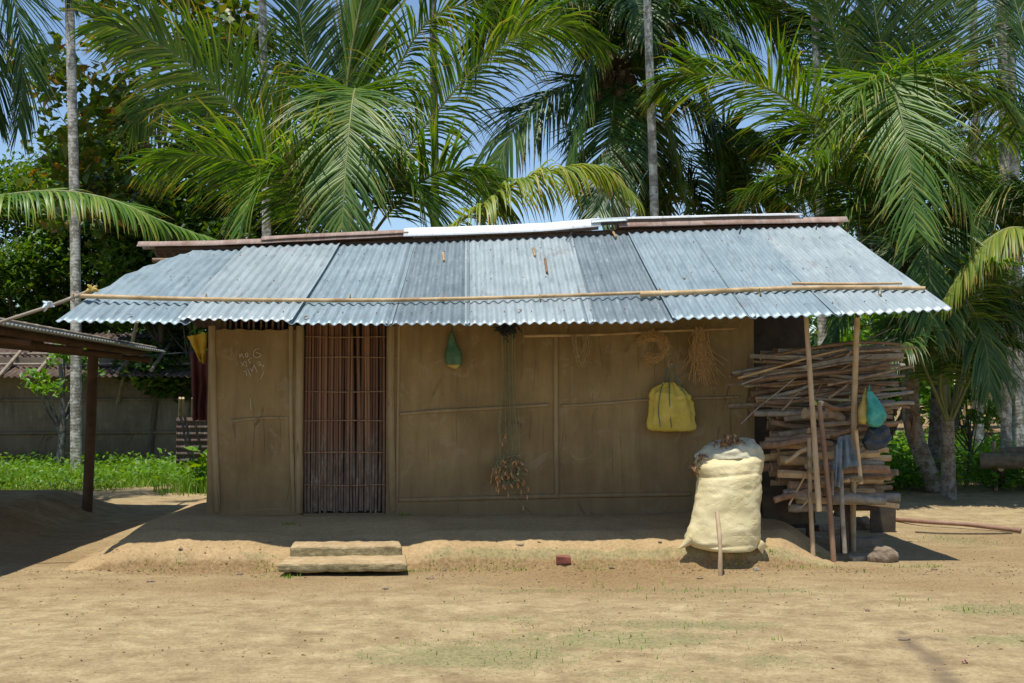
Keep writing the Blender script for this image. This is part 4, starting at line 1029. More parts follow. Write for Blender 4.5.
# sparse green sprouts along the terrace foot
def blades(name, base, h, wd, mat, lean=.5, seed=0, parent=None):
    r = np.random.default_rng(seed); n = len(base); B = np.asarray(base, float); a = r.uniform(0, 2 * np.pi, n)
    side = np.stack([np.cos(a), np.sin(a), np.zeros(n)], 1); ln = np.stack([np.cos(a + 1.57), np.sin(a + 1.57), np.zeros(n)], 1)
    h = np.asarray(h)[:, None] * np.ones((n, 1)); wd = wd * (.6 + .8 * r.random((n, 1))); le = lean * r.random((n, 1))
    up_ = np.array([0, 0, 1.])
    v = np.stack([B - side * wd / 2, B + side * wd / 2, B + up_ * h * .55 + ln * h * le * .3 + side * wd * .35, B + up_ * h * .55 + ln * h * le * .3 - side * wd * .35, B + up_ * h * (1 - .3 * le) + ln * h * le], 1).reshape(-1, 3)
    o = np.arange(n)[:, None] * 5
    q = np.concatenate([o, o + 1, o + 2, o + 3], 1); t3 = np.concatenate([o + 3, o + 2, o + 4, o + 4], 1)
    me_faces = [list(map(int, x_)) for x_ in q] + [list(map(int, x_[:3])) for x_ in t3]
    return mkmesh(name, v, me_faces, mat, parent)
bs = []
for _ in range(900):
    u = random.uniform(-3.5, 4.0); v_ = -1.1 + .05 * nz(u * 4, 1, 5) + random.gauss(-.05, .05)
    if -1.98 < u < -.88: continue
    if nz(u * 2.2, 3, 3) < (-.1 if u > -.8 else .1): continue
    p = H(u, v_, 0); bs.append((p.x, p.y, surf(p.x, p.y) - .003))
for (px, py, n_, s_) in ((290, 558, 40, .05), (403, 552, 30, .04), (410, 572, 40, .06), (285, 578, 50, .07), (820, 560, 30, .08), (860, 572, 20, .08), (990, 610, 60, .3), (700, 592, 90, .5), (600, 590, 60, .5),
                         (772, 566, 14, .02), (620, 640, 60, .5), (480, 650, 50, .5), (540, 655, 20, .3), (950, 540, 60, .4), (900, 600, 12, .1), (775, 640, 6, .02), (940, 632, 8, .03)):
    c = GP(px, py, 0)
    for _ in range(n_):
        x, y = c.x + random.gauss(0, s_), c.y + random.gauss(0, s_ * .5); bs.append((x, y, surf(x, y) - .003))
mossbs = []
for p, rx, ry, a in mb_:
    for _ in range(int(2600 * a * rx * ry) + 60):
        x, y = p.x + random.gauss(0, rx * .6), p.y + random.gauss(0, ry * .6)
        if nz(x * 3.5, y * 3.5, 4) + .35 * nz(x * 11, y * 11, 4) > .02 and y < 9.55 or x > 3.3: mossbs.append((x, y, surf(x, y) - .002))
o = blades('short_grass', mossbs, rng.uniform(.004, .013, len(mossbs)), .006, M['dullgrass'], 1.2, 14); tag(o, 'very short sparse grass in mossy patches of the bare yard', 'grass', kind='stuff')
o = blades('sprouts', bs, rng.uniform(.012, .045, len(bs)), .007, M['grass'], .9, 4); tag(o, 'sparse low green sprouts on the yard and terrace foot', 'grass', kind='stuff')
# long reddish cane on the ground at the right
mb = MB(); P = [GP(893, 519, .02), GP(925, 521.5, .05), GP(965, 524, .05), GP(1021, 530.5, .03)]
for p in P: p.z += ground_h(p.x, p.y)
tube(mb, catmull([list(p) for p in P], 24), .024, 8); tag(mb.build('cane_pole', M['pipe']), 'long reddish brown pole lying on the yard right of the woodpile', 'pole')
mb = MB(); P = [GP(915, 532, .01), GP(945, 533, .012), GP(980, 533.5, .01), GP(1012, 533, .01)]
for p in P: p.z += ground_h(p.x, p.y)
tube(mb, catmull([list(p) for p in P], 20), .008, 6); tag(mb.build('twig', M['bark']), 'thin dark twig lying on the yard below the reddish pole', 'twig')

# ------------------------------------------------------------------ open shed on the left
shed = thing('open_shed', 'open-sided shed with low corrugated roof at the left edge of the yard', 'shed', (-6, 12, 0))
def shed_roof(s, t):
    # s along Y, t from right eave to left
    y = 7.0 + 7.6 * s; x = -4.4 - 4.0 * t; z = 2.155 - .023 * (y - 7.4) + .42 * t * .9
    return (x, y, z + .011 * math.cos(2 * math.pi * y / .086))
Vv, Ff = gridmesh(shed_roof, 89 * 5 + 1, 8); o = mkmesh('roof', Vv, Ff, M['tin_pale'], shed); s_ = o.modifiers.new('t', 'SOLIDIFY'); s_.thickness = .003
def srz(y): return 2.155 - .023 * (y - 7.4)
for (dx, dz, y0, y1, r_) in ((-.08, .035, 7, 13.8, .022), (-.22, .06, 7.3, 14.9, .024), (-.45, .085, 8.2, 14.4, .02)):
    mb = MB(); bamboo(mb, [(-4.4 + dx, y, srz(y) + dz) for y in np.linspace(y0, y1, 20)], r_); mb.build('roof_pole', M['bamboo_grey'], shed)
for X in (-4.62, -5.9, -7.4):
    mb = MB(); tube(mb, [(X, 7.1, srz(7.1) - .06 + .1 * (-4.4 - X)), (X, 14.4, srz(14.4) - .06 + .1 * (-4.4 - X))], .04, 8); mb.build('beam', M['darkpost'], shed)
for Y in (8.0, 9.3, 10.6, 11.9, 13.1, 14.2):
    mb = MB(); tube(mb, [(-4.45, Y, srz(Y) - .13), (-8.3, Y, srz(Y) + .24)], .032, 8); mb.build('rafter', M['darkpost'], shed)
for (X, Y) in ((-5.06, 13.75), (-8.0, 13.75), (-8.0, 8.2)):
    mb = MB(); tube(mb, catmull([[X, Y, surf(X, Y) - .05], [X + .03, Y, 1.0], [X + .05, Y, srz(Y) - .06 + .1 * (-4.4 - X)]], 8), .062, 9, irr=.06); mb.build('post', M['darkpost'], shed)

# ------------------------------------------------------------------ the hut behind, left
far = thing('old_mud_hut', 'old grey mud hut with rusty brown tin roof and bamboo poles, behind the open shed', 'hut', (-9, 23.2, 0))
fy = 22.0
mb = MB(); box(mb, (-10.4, fy + 2, 1.05), (9.4, 4.0, 2.1)); mb.build('wall', M['mud_far'], far, False)
def froof(s, t):
    x = -16 + 10.7 * s; y = fy - .9 + 3.2 * t; z = 1.72 + .95 * t
    return (x, y, z + .02 * math.cos(2 * math.pi * x / .12) + .03 * nz(x * .5, t * 2))
Vv, Ff = gridmesh(froof, 90 * 6, 9); o = mkmesh('roof', Vv, Ff, M['tin_old'], far); s_ = o.modifiers.new('t', 'SOLIDIFY'); s_.thickness = .004
for (a, b) in (((0, 379), (33, 344)), ((37, 377), (62, 350)), ((118, 375), (150, 345)), ((152, 373), (181, 336))):
    A = WP(*a, fy - .95); B = WP(*b, fy + 1.0); mb = MB(); tube(mb, [A + Vector((0, -.05, .05)), B + Vector((0, -.05, .12))], .035, 7); mb.build('roof_pole', M['bamboo_grey'], far)
for z_ in (.62, 1.25):
    mb = MB(); tube(mb, [(-14.9, fy - .02, z_), (-5.75, fy - .02, z_ + .05)], .03, 6); mb.build('wall_rib', M['mud_far'], far)
mb = MB(); 
for yy, zz in ((fy - .3, 1.94), (fy + .5, 2.16)): tube(mb, [(-15.8, yy, zz), (-5.4, yy, zz + .03)], .028, 6)
mb.build('roof_batten', M['bamboo_grey'], far)
o = pole('bamboo_prop', (104, 463), (137, 322), .05, .03, 'bamboo_grey', 'thin bamboo prop leaning against the old mud hut', D1=20.6)
# corrugated fence panel by the hut
def fpan(s, t):
    a = WP(176, 462, 19.4); x = a.x + 1.6 * s; return (x, 19.4, .02 + 1.0 * t + 0 * s + 0) if False else (x, 19.4 + .02 * math.cos(2 * math.pi * t * 9), .02 + 1.0 * t)
Vv, Ff = gridmesh(fpan, 6, 73); o = mkmesh('tin_fence', Vv, Ff, M['tin_old']); s_ = o.modifiers.new('t', 'SOLIDIFY'); s_.thickness = .004
tag(o, 'low fence of brown corrugated tin between the old hut and the main hut', 'fence')
for i, (x0, x1) in enumerate(((178, 180), (186, 183), (192, 193))):
    pole('fence_stake', (x0, 470), (x1, 398), .03, .022, 'bamboo_grey', ['left', 'middle', 'right'][i] + ' one of three thin stakes standing in front of the brown tin fence', D1=19.0, cat='stake')['group'] = 'stakes by the tin fence'

# ------------------------------------------------------------------ palm fronds
def frond(name, path, mat, rmat, parent, L=.8, roll=0.0, droop=.5, nl=78, start=.16, wid=.036, seed=0, thick=.022, lift=.2, ang=(62, 28), rag=.15, skip=0.0, tipcurl=.0):
    r = np.random.default_rng(seed)
    P = catmull([list(p) for p in path], 60); T = np.gradient(P, axis=0); seglen = np.linalg.norm(T, axis=1); T /= seglen[:, None]
    o = P[-1] - P[0]; o[2] = 0
    if np.linalg.norm(o) < .15: o = np.array([0, -1., 0])
    o /= np.linalg.norm(o); S0 = np.cross(o, [0, 0, 1.]); S0 /= np.linalg.norm(S0)
    S = S0 - T * (T @ S0)[:, None]; S /= np.linalg.norm(S, axis=1)[:, None]; U = np.cross(S, T)
    c, s = math.cos(R(roll)), math.sin(R(roll)); S, U = S * c + U * s, U * c - S * s
    nl = int(nl * 1.55); wid *= .74; roll = roll if abs(roll) > 58 else roll * .3; droop *= 1.12
    mb = MB(); tube(mb, P, [thick * (1 - .8 * i / 59) for i in range(60)], 6, m=1)
    Vs = []; tips = []; Fs = []; base = 0
    K = 5
    for side in (-1, 1):
        for i in range(nl):
            if r.random() < skip: continue
            q = start + (1 - start) * (i + r.uniform(-.3, .3)) / (nl - 1); q = min(max(q, start), .995); x = q * 59; a = int(x); f = x - a; b = min(a + 1, 59)
            p = P[a] * (1 - f) + P[b] * f; t = T[a]; sv = S[a] * side; u = U[a]
            qq = (q - start) / (1 - start)
            gl = .5 * math.sin(qq * 19 + seed * 1.7 + side) + .5 * math.sin(qq * 41 + seed)
            ll = L * (.55 + .45 * math.sin(min(1, qq / .35) * math.pi / 2)) * (1 - .62 * max(0, (qq - .45) / .55) ** 1.4) * (1 + r.uniform(-rag, rag))
            an = R(ang[0] + (ang[1] - ang[0]) * qq + r.uniform(-7, 7) + 7 * gl); li = lift * (1 + r.uniform(-.7, .7) + .8 * gl)
            if r.random() < .03: ll *= r.uniform(.3, .6)
            d = sv * math.sin(an) + t * math.cos(an) + u * li * (1 - .4 * qq); d /= np.linalg.norm(d)
            dr = droop * (1 + r.uniform(-.4, .4) - .45 * gl) * (1.9 if r.random() < .06 else 1); pts = []
            pos = p.copy(); dd = d.copy(); step = ll / (K - 1)
            for k_ in range(K):
                pts.append(pos.copy()); dd = dd + np.array([0, 0, -1.]) * dr * (.5 + k_ * .32) * .5; dd /= np.linalg.norm(dd); pos = pos + dd * step
            pts = np.array(pts); nrm = np.cross(d, t) * side; wv = np.cross(nrm, d); wv /= np.linalg.norm(wv) + 1e-9
            nn = np.cross(d, wv); nn /= np.linalg.norm(nn)
            w_ = wid * np.array([.55, 1.0, .95, .65, .06]) * (1 + r.uniform(-.2, .2)) / 2
            Vs.append(np.stack([pts - wv * w_[:, None], pts + nn * (w_[:, None] * .5), pts + wv * w_[:, None]], 1).reshape(-1, 3))
            for k_ in range(K - 1):
                o_ = base + k_ * 3; Fs.append([o_, o_ + 1, o_ + 4, o_ + 3]); Fs.append([o_ + 1, o_ + 2, o_ + 5, o_ + 4])
            base += K * 3; tips += [k_ / (K - 1) for k_ in range(K) for _ in range(3)]
    nb = mb.n; mb.v.append(np.concatenate(Vs)); mb.n += base
    for q in Fs: mb.f.append([j + nb for j in q]); mb.m.append(0)
    ob = mb.build(name, [M[mat], M[rmat]], parent, True)
    at = ob.data.attributes.new('tip', 'FLOAT', 'POINT'); at.data.foreach_set('value', np.asarray([0.] * nb + tips, np.float32))
    return ob
def FR(parent, pix, mat='frond', L=.8, roll=0, droop=.5, seed=0, rm='rachis', **kw):
    return frond('frond', [WP(*p) for p in pix], mat, rm, parent, L, roll, droop, seed=seed, **kw)
def trunk(parent, P, r0, r1, mat, name='trunk', seg=14, n=30, irr=.04):
    P = catmull([list(p) for p in P], n); mb = MB(); tube(mb, P, [r0 + (r1 - r0) * (i / (n - 1)) ** .7 + .002 * math.sin(i * 2.3) for i in range(n)], seg, irr=irr); return mb.build(name, M[mat], parent)

# palm A, young coconut behind the middle left of the hut
DA = 15.2; A0 = WP(348, 262, DA)
pA = thing('coconut_palm', 'bushy young coconut palm rising behind the left half of the hut roof', 'palm', (A0.x, DA, 0))
trunk(pA, [(A0.x, DA, -.05), (A0.x, DA, 1.5), tuple(A0)], .2, .16, 'coco')
FR(pA, [(345, 255, 15.2), (318, 205, 15), (270, 150, 14.7), (215, 88, 14.4), (160, 45, 14.2), (98, 22, 14.0)], 'frond', 1.15, -55, .32, 1, 'rachis_dark', nl=90, wid=.042)
FR(pA, [(352, 250, 15.4), (354, 150, 15.1), (356, 92, 14.5), (352, 105, 13.9), (346, 165, 13.5), (342, 228, 13.3)], 'frond', 1.25, 0, .35, 2, nl=88, wid=.042, ang=(70, 35))
FR(pA, [(352, 240, 15.5), (346, 120, 15.5), (352, 50, 15.4), (368, -25, 15.2), (384, -70, 15)], 'frond', 1.35, 84, .10, 3, 'rachis', nl=95, start=.12, wid=.07, ang=(34, 20), thick=.03)
FR(pA, [(362, 250, 15.2), (392, 175, 15), (440, 108, 14.8), (498, 48, 14.6), (556, 26, 14.5), (598, 44, 14.4)], 'frond', 1.0, 30, .5, 4, nl=90, wid=.04)
FR(pA, [(345, 250, 14.9), (310, 205, 14.5), (262, 170, 14.1), (205, 155, 13.8), (150, 165, 13.6)], 'frond', 1.0, -40, .35, 5, 'rachis_dark', nl=80)
FR(pA, [(352, 245, 15.3), (378, 150, 15.2), (398, 70, 15.1), (432, 18, 15), (480, 4, 14.9), (520, 25, 14.8)], 'frond', .95, 20, .6, 6, nl=80)
FR(pA, [(360, 252, 14.8), (400, 200, 14.4), (440, 172, 14.1), (478, 178, 13.8), (508, 210, 13.6)], 'frond', .95, 35, .4, 7, 'rachis_dark', nl=78)
FR(pA, [(346, 245, 15.5), (326, 140, 15.5), (305, 50, 15.4), (292, -40, 15.3)], 'frond_dark', .9, 70, .12, 8, nl=80, start=.25)
FR(pA, [(347, 252, 14.8), (322, 190, 14.2), (290, 165, 13.8), (262, 185, 13.5), (240, 235, 13.3)], 'frond', 1.0, -25, .3, 10, 'rachis_dark', nl=80)
FR(pA, [(350, 252, 14.7), (380, 190, 14.2), (405, 180, 13.8), (425, 205, 13.5), (440, 245, 13.4)], 'frond_dark', 1.0, 30, .3, 11, 'rachis_dark', nl=80)
FR(pA, [(346, 252, 15.7), (290, 130, 16.2), (230, 80, 16.6), (170, 90, 17), (130, 130, 17.2)], 'frond_dark', 1.0, -50, .4, 12, 'rachis_dark', nl=80)
FR(pA, [(375, 262, 14.4), (452, 226, 13.7), (506, 188, 13.5), (556, 169, 13.4), (602, 168, 13.35), (638, 200, 13.3)], 'frond_pale', .75, 0, .85, 14, nl=88, wid=.042, lift=.1, ang=(70, 40), start=.12)

# palm B, tall bearing coconut palm
DB = 18.5; B0 = WP(618, 72, DB)
pB = thing('coconut_palm', 'tall coconut palm with hanging nuts, its crown above the middle of the hut roof', 'palm', (B0.x, DB, 0))
trunk(pB, [(B0.x + .1, DB, -.05), (B0.x + .05, DB, 3), tuple(B0)], .2, .14, 'coco')
c = B0
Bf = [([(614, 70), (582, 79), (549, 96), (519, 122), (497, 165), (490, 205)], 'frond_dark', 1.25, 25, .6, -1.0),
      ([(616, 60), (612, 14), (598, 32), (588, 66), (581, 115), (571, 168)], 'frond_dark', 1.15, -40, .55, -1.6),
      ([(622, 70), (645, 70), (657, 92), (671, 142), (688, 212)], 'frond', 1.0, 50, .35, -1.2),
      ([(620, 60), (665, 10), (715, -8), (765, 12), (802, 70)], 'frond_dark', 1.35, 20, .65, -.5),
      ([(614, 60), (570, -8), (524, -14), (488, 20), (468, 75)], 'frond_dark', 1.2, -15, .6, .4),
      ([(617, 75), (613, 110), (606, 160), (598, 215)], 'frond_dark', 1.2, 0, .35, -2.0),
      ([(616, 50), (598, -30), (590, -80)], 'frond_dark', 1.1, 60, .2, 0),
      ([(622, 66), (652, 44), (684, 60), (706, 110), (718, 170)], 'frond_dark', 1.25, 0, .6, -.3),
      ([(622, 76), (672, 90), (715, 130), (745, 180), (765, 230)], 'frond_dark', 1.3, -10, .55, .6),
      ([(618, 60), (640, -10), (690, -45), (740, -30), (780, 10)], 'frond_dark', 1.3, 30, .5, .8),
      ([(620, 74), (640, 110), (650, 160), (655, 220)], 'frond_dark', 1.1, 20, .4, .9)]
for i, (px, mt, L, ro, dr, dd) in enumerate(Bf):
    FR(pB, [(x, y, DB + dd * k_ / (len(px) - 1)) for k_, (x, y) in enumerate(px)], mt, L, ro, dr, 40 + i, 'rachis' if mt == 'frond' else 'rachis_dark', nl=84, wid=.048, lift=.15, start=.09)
for i, (dx, dy, L_) in enumerate(((-.5, -.6, 2.2), (.6, -.5, 2.2), (.1, -.9, 2.0), (-.9, -.2, 2.4), (.9, .1, 2.4), (0, .8, 2.2))):
    q = Vector((dx, dy, 0)).normalized()
    frond('frond', [tuple(B0 + Vector((0, 0, .1))), tuple(B0 + q * L_ * .3 + Vector((0, 0, .75))), tuple(B0 + q * L_ * .65 + Vector((0, 0, .75))), tuple(B0 + q * L_ + Vector((0, 0, .0)))], 'frond_dark', 'rachis_dark', pB, 1.1, 0, .5, seed=560 + i, nl=70, start=.1, wid=.045)
mb = MB()
for i in range(40):
    q = B0 + Vector((random.gauss(0, .12), random.gauss(0, .12), random.uniform(-.25, .35))); e = q + Vector((random.gauss(0, .25), random.gauss(0, .2), random.uniform(-.7, .2)))
    tube(mb, [q, (q + e) / 2 + Vector((0, 0, .08)), e], [.035, .03, .008], 5)
mb.build('crown_fibre', M['nut'], pB)
import bmesh
for i in range(11):
    bm = bmesh.new(); bmesh.ops.create_uvsphere(bm, u_segments=12, v_segments=8, radius=.115)
    for v in bm.verts: v.co.z *= 1.25
    me = bpy.data.meshes.new('coconut'); bm.to_mesh(me); bm.free(); me.materials.append(M['nut']); me.polygons.foreach_set('use_smooth', [True] * len(me.polygons))
    o = bpy.data.objects.new('coconut', me); COL.objects.link(o); p = B0 + Vector((random.gauss(.05, .26), random.uniform(-.4, -.1), random.uniform(-.8, -.15))); o.parent = pB; o.matrix_parent_inverse = Matrix.Translation(-pB.location); o.location = p

# low palm filling the gap above the ridge
DE = 19.5; E0 = WP(715, 250, DE)
pE = thing('coconut_palm', 'low palm seen just above the ridge, left of the bushy right palm', 'palm', (E0.x, DE, 0))
trunk(pE, [(E0.x, DE, -.05), (E0.x, DE, 1.8), tuple(E0)], .18, .14, 'coco')
for i, (px, mt) in enumerate((([(715, 245), (735, 190), (752, 160), (775, 165), (790, 190)], 'frond'), ([(715, 245), (690, 190), (655, 165), (620, 185)], 'frond_dark'),
                         ([(715, 245), (750, 195), (790, 180), (825, 205)], 'frond'), ([(715, 245), (716, 190), (722, 150), (735, 130)], 'frond'), ([(715, 245), (690, 205), (670, 200), (648, 222)], 'frond'), ([(715, 245), (740, 200), (765, 190), (780, 215)], 'frond_dark'))):
    FR(pE, [(x, y, DE + (i % 3 - 1) * .5 * k_ / 3) for k_, (x, y) in enumerate(px)], mt, 1.15, (0, 0, 0, 80, 0, 0)[i], .5, 800 + i, 'rachis' if mt == 'frond' else 'rachis_dark', nl=80, wid=.05, start=.12)

# palm D, right
DD = 16.1; D0 = WP(905, 262, DD)
pD = thing('coconut_palm', 'bushy coconut palm with long arching fronds behind the right end of the hut', 'palm', (D0.x, DD, 0))
def FR_(pix, mat, L, roll, droop, seed, rm='rachis', **kw): return FR(pD, [(x, y, d_ + 1.5) for x, y, d_ in pix], mat, L * 1.1, roll, droop, seed, rm, **kw)
trunk(pD, [(WP(933, 425, DD + 1.3).x, DD + 1.3, -.05), tuple(WP(938, 360, DD + .8)), tuple(D0)], .14, .12, 'areca_dark')
FR_([(900, 255, 14.5), (870, 190, 14.3), (822, 128, 14.0), (780, 95, 13.8), (735, 78, 13.6), (690, 74, 13.5), (664, 84, 13.5)], 'frond', 1.15, -18, .42, 60, nl=92, wid=.042)
FR_([(905, 250, 14.8), (893, 140, 14.5), (888, 80, 13.9), (896, 95, 13.3), (908, 150, 12.9), (916, 230, 12.7)], 'frond', 1.15, 0, .35, 61, 'rachis_dark', nl=86, ang=(68, 35))
FR_([(905, 250, 14.9), (895, 130, 14.9), (886, 70, 14.9), (876, 20, 14.8), (868, -50, 14.7)], 'frond_dark', .95, 80, .15, 62, nl=84, start=.3)
FR_([(906, 250, 15), (910, 130, 15), (914, 40, 15), (922, -50, 14.9)], 'frond', .9, 75, .12, 63, nl=80, start=.3)
FR_([(908, 250, 15), (932, 140, 15.1), (946, 60, 15.1), (962, -30, 15.1)], 'frond_dark', .95, -75, .2, 64, nl=84, start=.25)
FR_([(908, 250, 14.6), (905, 140, 14.2), (912, 84, 13.9), (945, 78, 13.6), (985, 90, 13.4), (1020, 120, 13.2)], 'frond', .95, 15, .45, 65, nl=84)
FR_([(902, 250, 14.5), (892, 150, 14.1), (880, 88, 13.8), (860, 94, 13.5), (838, 125, 13.3), (822, 180, 13.2)], 'frond', .9, -25, .5, 66, nl=80)
FR_([(905, 255, 14.3), (925, 180, 13.9), (945, 165, 13.5), (965, 200, 13.2), (985, 260, 13.0)], 'frond', 1.0, 20, .4, 67, 'rachis_dark', nl=80)
FR_([(900, 258, 14.2), (870, 205, 13.8), (835, 180, 13.5), (790, 175, 13.2), (748, 192, 13.1)], 'frond', .95, -25, .4, 68, 'rachis_dark', nl=84)
FR_([(902, 258, 14.2), (880, 215, 13.8), (860, 205, 13.6), (838, 222, 13.4), (825, 262, 13.3)], 'frond_dark', .9, -20, .35, 69, 'rachis_dark', nl=70)
FR_([(906, 258, 14.2), (918, 220, 13.7), (925, 230, 13.3), (930, 280, 13.1), (932, 330, 13.0)], 'frond_dark', .95, 0, .3, 70, 'rachis_dark', nl=76)
FR_([(910, 255, 14.8), (960, 170, 14.9), (1010, 130, 15), (1060, 130, 15)], 'frond', 1.0, 30, .5, 71, 'rachis_dark', nl=84)
FR_([(910, 258, 14.6), (955, 215, 14.5), (1000, 210, 14.4), (1040, 240, 14.3)], 'frond_dark', 1.0, 25, .5, 72, 'rachis_dark', nl=84)
FR_([(902, 255, 15.3), (850, 160, 15.6), (805, 130, 15.9), (760, 150, 16.1)], 'frond_dark', 1.0, -20, .5, 73, 'rachis_dark', nl=84)
FR_([(906, 250, 15.5), (870, 100, 15.8), (830, 30, 16.0), (790, 20, 16.2)], 'frond_dark', 1.0, -30, .5, 74, 'rachis_dark', nl=84)
FR_([(908, 250, 15.5), (940, 110, 15.8), (985, 40, 16.0), (1030, 30, 16.2)], 'frond_dark', 1.0, 30, .5, 75, 'rachis_dark', nl=84)
FR_([(906, 250, 15.2), (860, 130, 15.2), (835, 40, 15.2), (820, -20, 15.2)], 'frond', 1.0, -55, .35, 76, nl=84)
FR_([(908, 258, 14.4), (950, 250, 14.2), (985, 275, 14.0), (1010, 330, 13.9)], 'frond_dark', .95, 10, .5, 77, 'rachis_dark', nl=80)

# palms whose crowns stand just outside the frame
def palm_outside(label, X, Y, ztop, fronds):
    p = thing('coconut_palm', label, 'palm', (X, Y, 0)); trunk(p, [(X, Y, -.05), (X + .05, Y, ztop * .5), (X, Y, ztop)], .2, .14, 'coco')
    c = Vector((X, Y, ztop))
    for i, f_ in enumerate(fronds):
        pts = [tuple(c)] + [tuple(WP(*q)) for q in f_['p']]
        frond('frond', pts, f_.get('m', 'frond'), f_.get('rm', 'rachis'), p, f_.get('L', .9), f_.get('roll', 0), f_.get('d', .5), seed=100 + i + int(abs(X) * 7), **f_.get('k', {}))
    rr2 = random.Random(int(abs(X) * 10)); sgn = 1 if X > 0 else -1
    for i in range(6):
        a = (-.9 + 1.8 * i / 5) + (0 if sgn > 0 else math.pi); L_ = 2.7
        frond('frond', [tuple(c), tuple(c + Vector((math.cos(a) * L_ * .3, math.sin(a) * L_ * .3, .75))), tuple(c + Vector((math.cos(a) * L_ * .7, math.sin(a) * L_ * .7, .6))), tuple(c + Vector((math.cos(a) * L_, math.sin(a) * L_, -.6)))],
              'frond_dark', 'rachis_dark', p, .9, 0, .5, seed=300 + i, nl=50)
    return p
palm_outside('coconut palm past the left edge, one sunlit frond reaching in above the shed', -8.2, 13.4, 3.3,
    [dict(p=[(-60, 212, 13.2), (0, 196, 13), (60, 191, 12.9), (112, 200, 12.8), (160, 220, 12.8), (214, 240, 12.8)], m='frond', L=.62, roll=-10, d=.7, k=dict(nl=92, lift=.1, wid=.04)),
     dict(p=[(-80, 300, 13.6), (-30, 290, 14)], m='frond_dark', L=.8, d=.5, k=dict(nl=40))])
palm_outside('tall coconut palm past the left edge, dark fronds hanging into the top left corner', -8.6, 15.2, 7.4,
    [dict(p=[(-70, -60, 15), (-20, -50, 14.8), (12, -5, 14.6), (22, 60, 14.5), (18, 128, 14.5)], m='frond_dark', rm='rachis_dark', L=1.1, roll=0, d=.3, k=dict(nl=80, ang=(50, 25))),
     dict(p=[(-50, -30, 14.6), (-20, 10, 14.4), (-8, 70, 14.3), (-4, 120, 14.3)], m='frond_dark', rm='rachis_dark', L=1.0, roll=25, d=.35, k=dict(nl=80, ang=(50, 25))),
     dict(p=[(-40, -90, 15), (30, -80, 15), (62, -40, 15), (70, -5, 15)], m='frond_dark', rm='rachis_dark', L=.85, roll=0, d=.4, k=dict(nl=60))])
palm_outside('coconut palm past the right edge, a yellowing frond bending towards the hut roof', 7.9, 15.0, 2.9,
    [dict(p=[(1045, 236, 14.8), (1020, 228, 14.6), (1000, 232, 14.5), (974, 254, 14.4), (944, 300, 14.3)], m='frond_pale', L=.8, roll=0, d=.75, k=dict(nl=70, lift=.0, wid=.05, thick=.03, start=.1)),
     dict(p=[(1050, 215, 15), (1020, 190, 15.1), (985, 200, 15.1), (960, 235, 15.1)], m='frond', L=1.0, roll=15, d=.5),
     dict(p=[(1060, 190, 15.4), (1035, 130, 15.6), (1000, 100, 15.8), (960, 110, 16)], m='frond_dark', L=.9, roll=-20, d=.45),
     dict(p=[(1060, 200, 15.2), (1040, 100, 15.4), (1020, 20, 15.5), (1005, -30, 15.5)], m='frond_dark', L=.9, roll=50, d=.3)])

# ------------------------------------------------------------------ slender areca trunks
acrown = None
def areca(pxb, pxt, D, wpx, mat, label, crown=True, top_y=-170):
    global acrown
    b = WP(pxb, 400, D); x0 = b.x; r_ = wpx / 2 * D / F
    t_ = thing('areca_palm', label, 'palm', (x0, D, 0), 'slender bare palm trunks')
    T_ = WP(pxt, top_y, D); zt = T_.z
    bx = (pxb - 512) * D / F
    trunk(t_, [(bx, D, -.05), (bx * .6 + T_.x * .4 + .03, D, zt * .45), tuple(T_)], r_ * 1.15, r_ * .9, mat, n=40)
    if True:
        for i in range(7):
            a = i * 2 * math.pi / 7 + D
            base = acrown
            if base is None:
                base = frond('frond', [(0, 0, 0), (.35, 0, .6), (.95, 0, .8), (1.6, 0, .3)], 'frond_dark', 'rachis_dark', None, .55, 0, .5, nl=34, seed=500); acrown = base; o = base
            else: o = base.copy(); COL.objects.link(o)
            o.parent = t_; o.matrix_parent_inverse = Matrix.Identity(4); o.location = (T_.x - x0, 0, zt); o.rotation_euler = (0, 0, a)
    return t_
areca(78, 68, 20, 10, 'areca', 'pale lichen-spotted slender trunk standing left of the hut, behind the shed', top_y=-60)
areca(268, 261, 17.5, 9, 'areca', 'grey slender trunk rising behind the left part of the roof', top_y=-60)
areca(435, 432, 18, 8, 'areca_dark', 'dark slender trunk seen through fronds behind the roof, between the two coconut palms', top_y=-60)
areca(658, 645, 16, 9, 'areca', 'pale slender trunk in front of the tall coconut palm', top_y=-60)
areca(822, 813, 17, 9, 'areca', 'grey slender trunk against the sky to the left of the bushy right palm', top_y=-60)
areca(1004, 1000, 17.5, 10, 'areca', 'grey slender trunk behind the fronds at the top right corner', top_y=-60)
areca(977, 972, 20.5, 9, 'areca', 'thinner mottled trunk in the undergrowth, left of the thicker one on the right', top_y=-40)
areca(1016, 1006, 18.6, 13, 'areca', 'thick mottled trunk at the far right edge above the felled logs', top_y=-40)

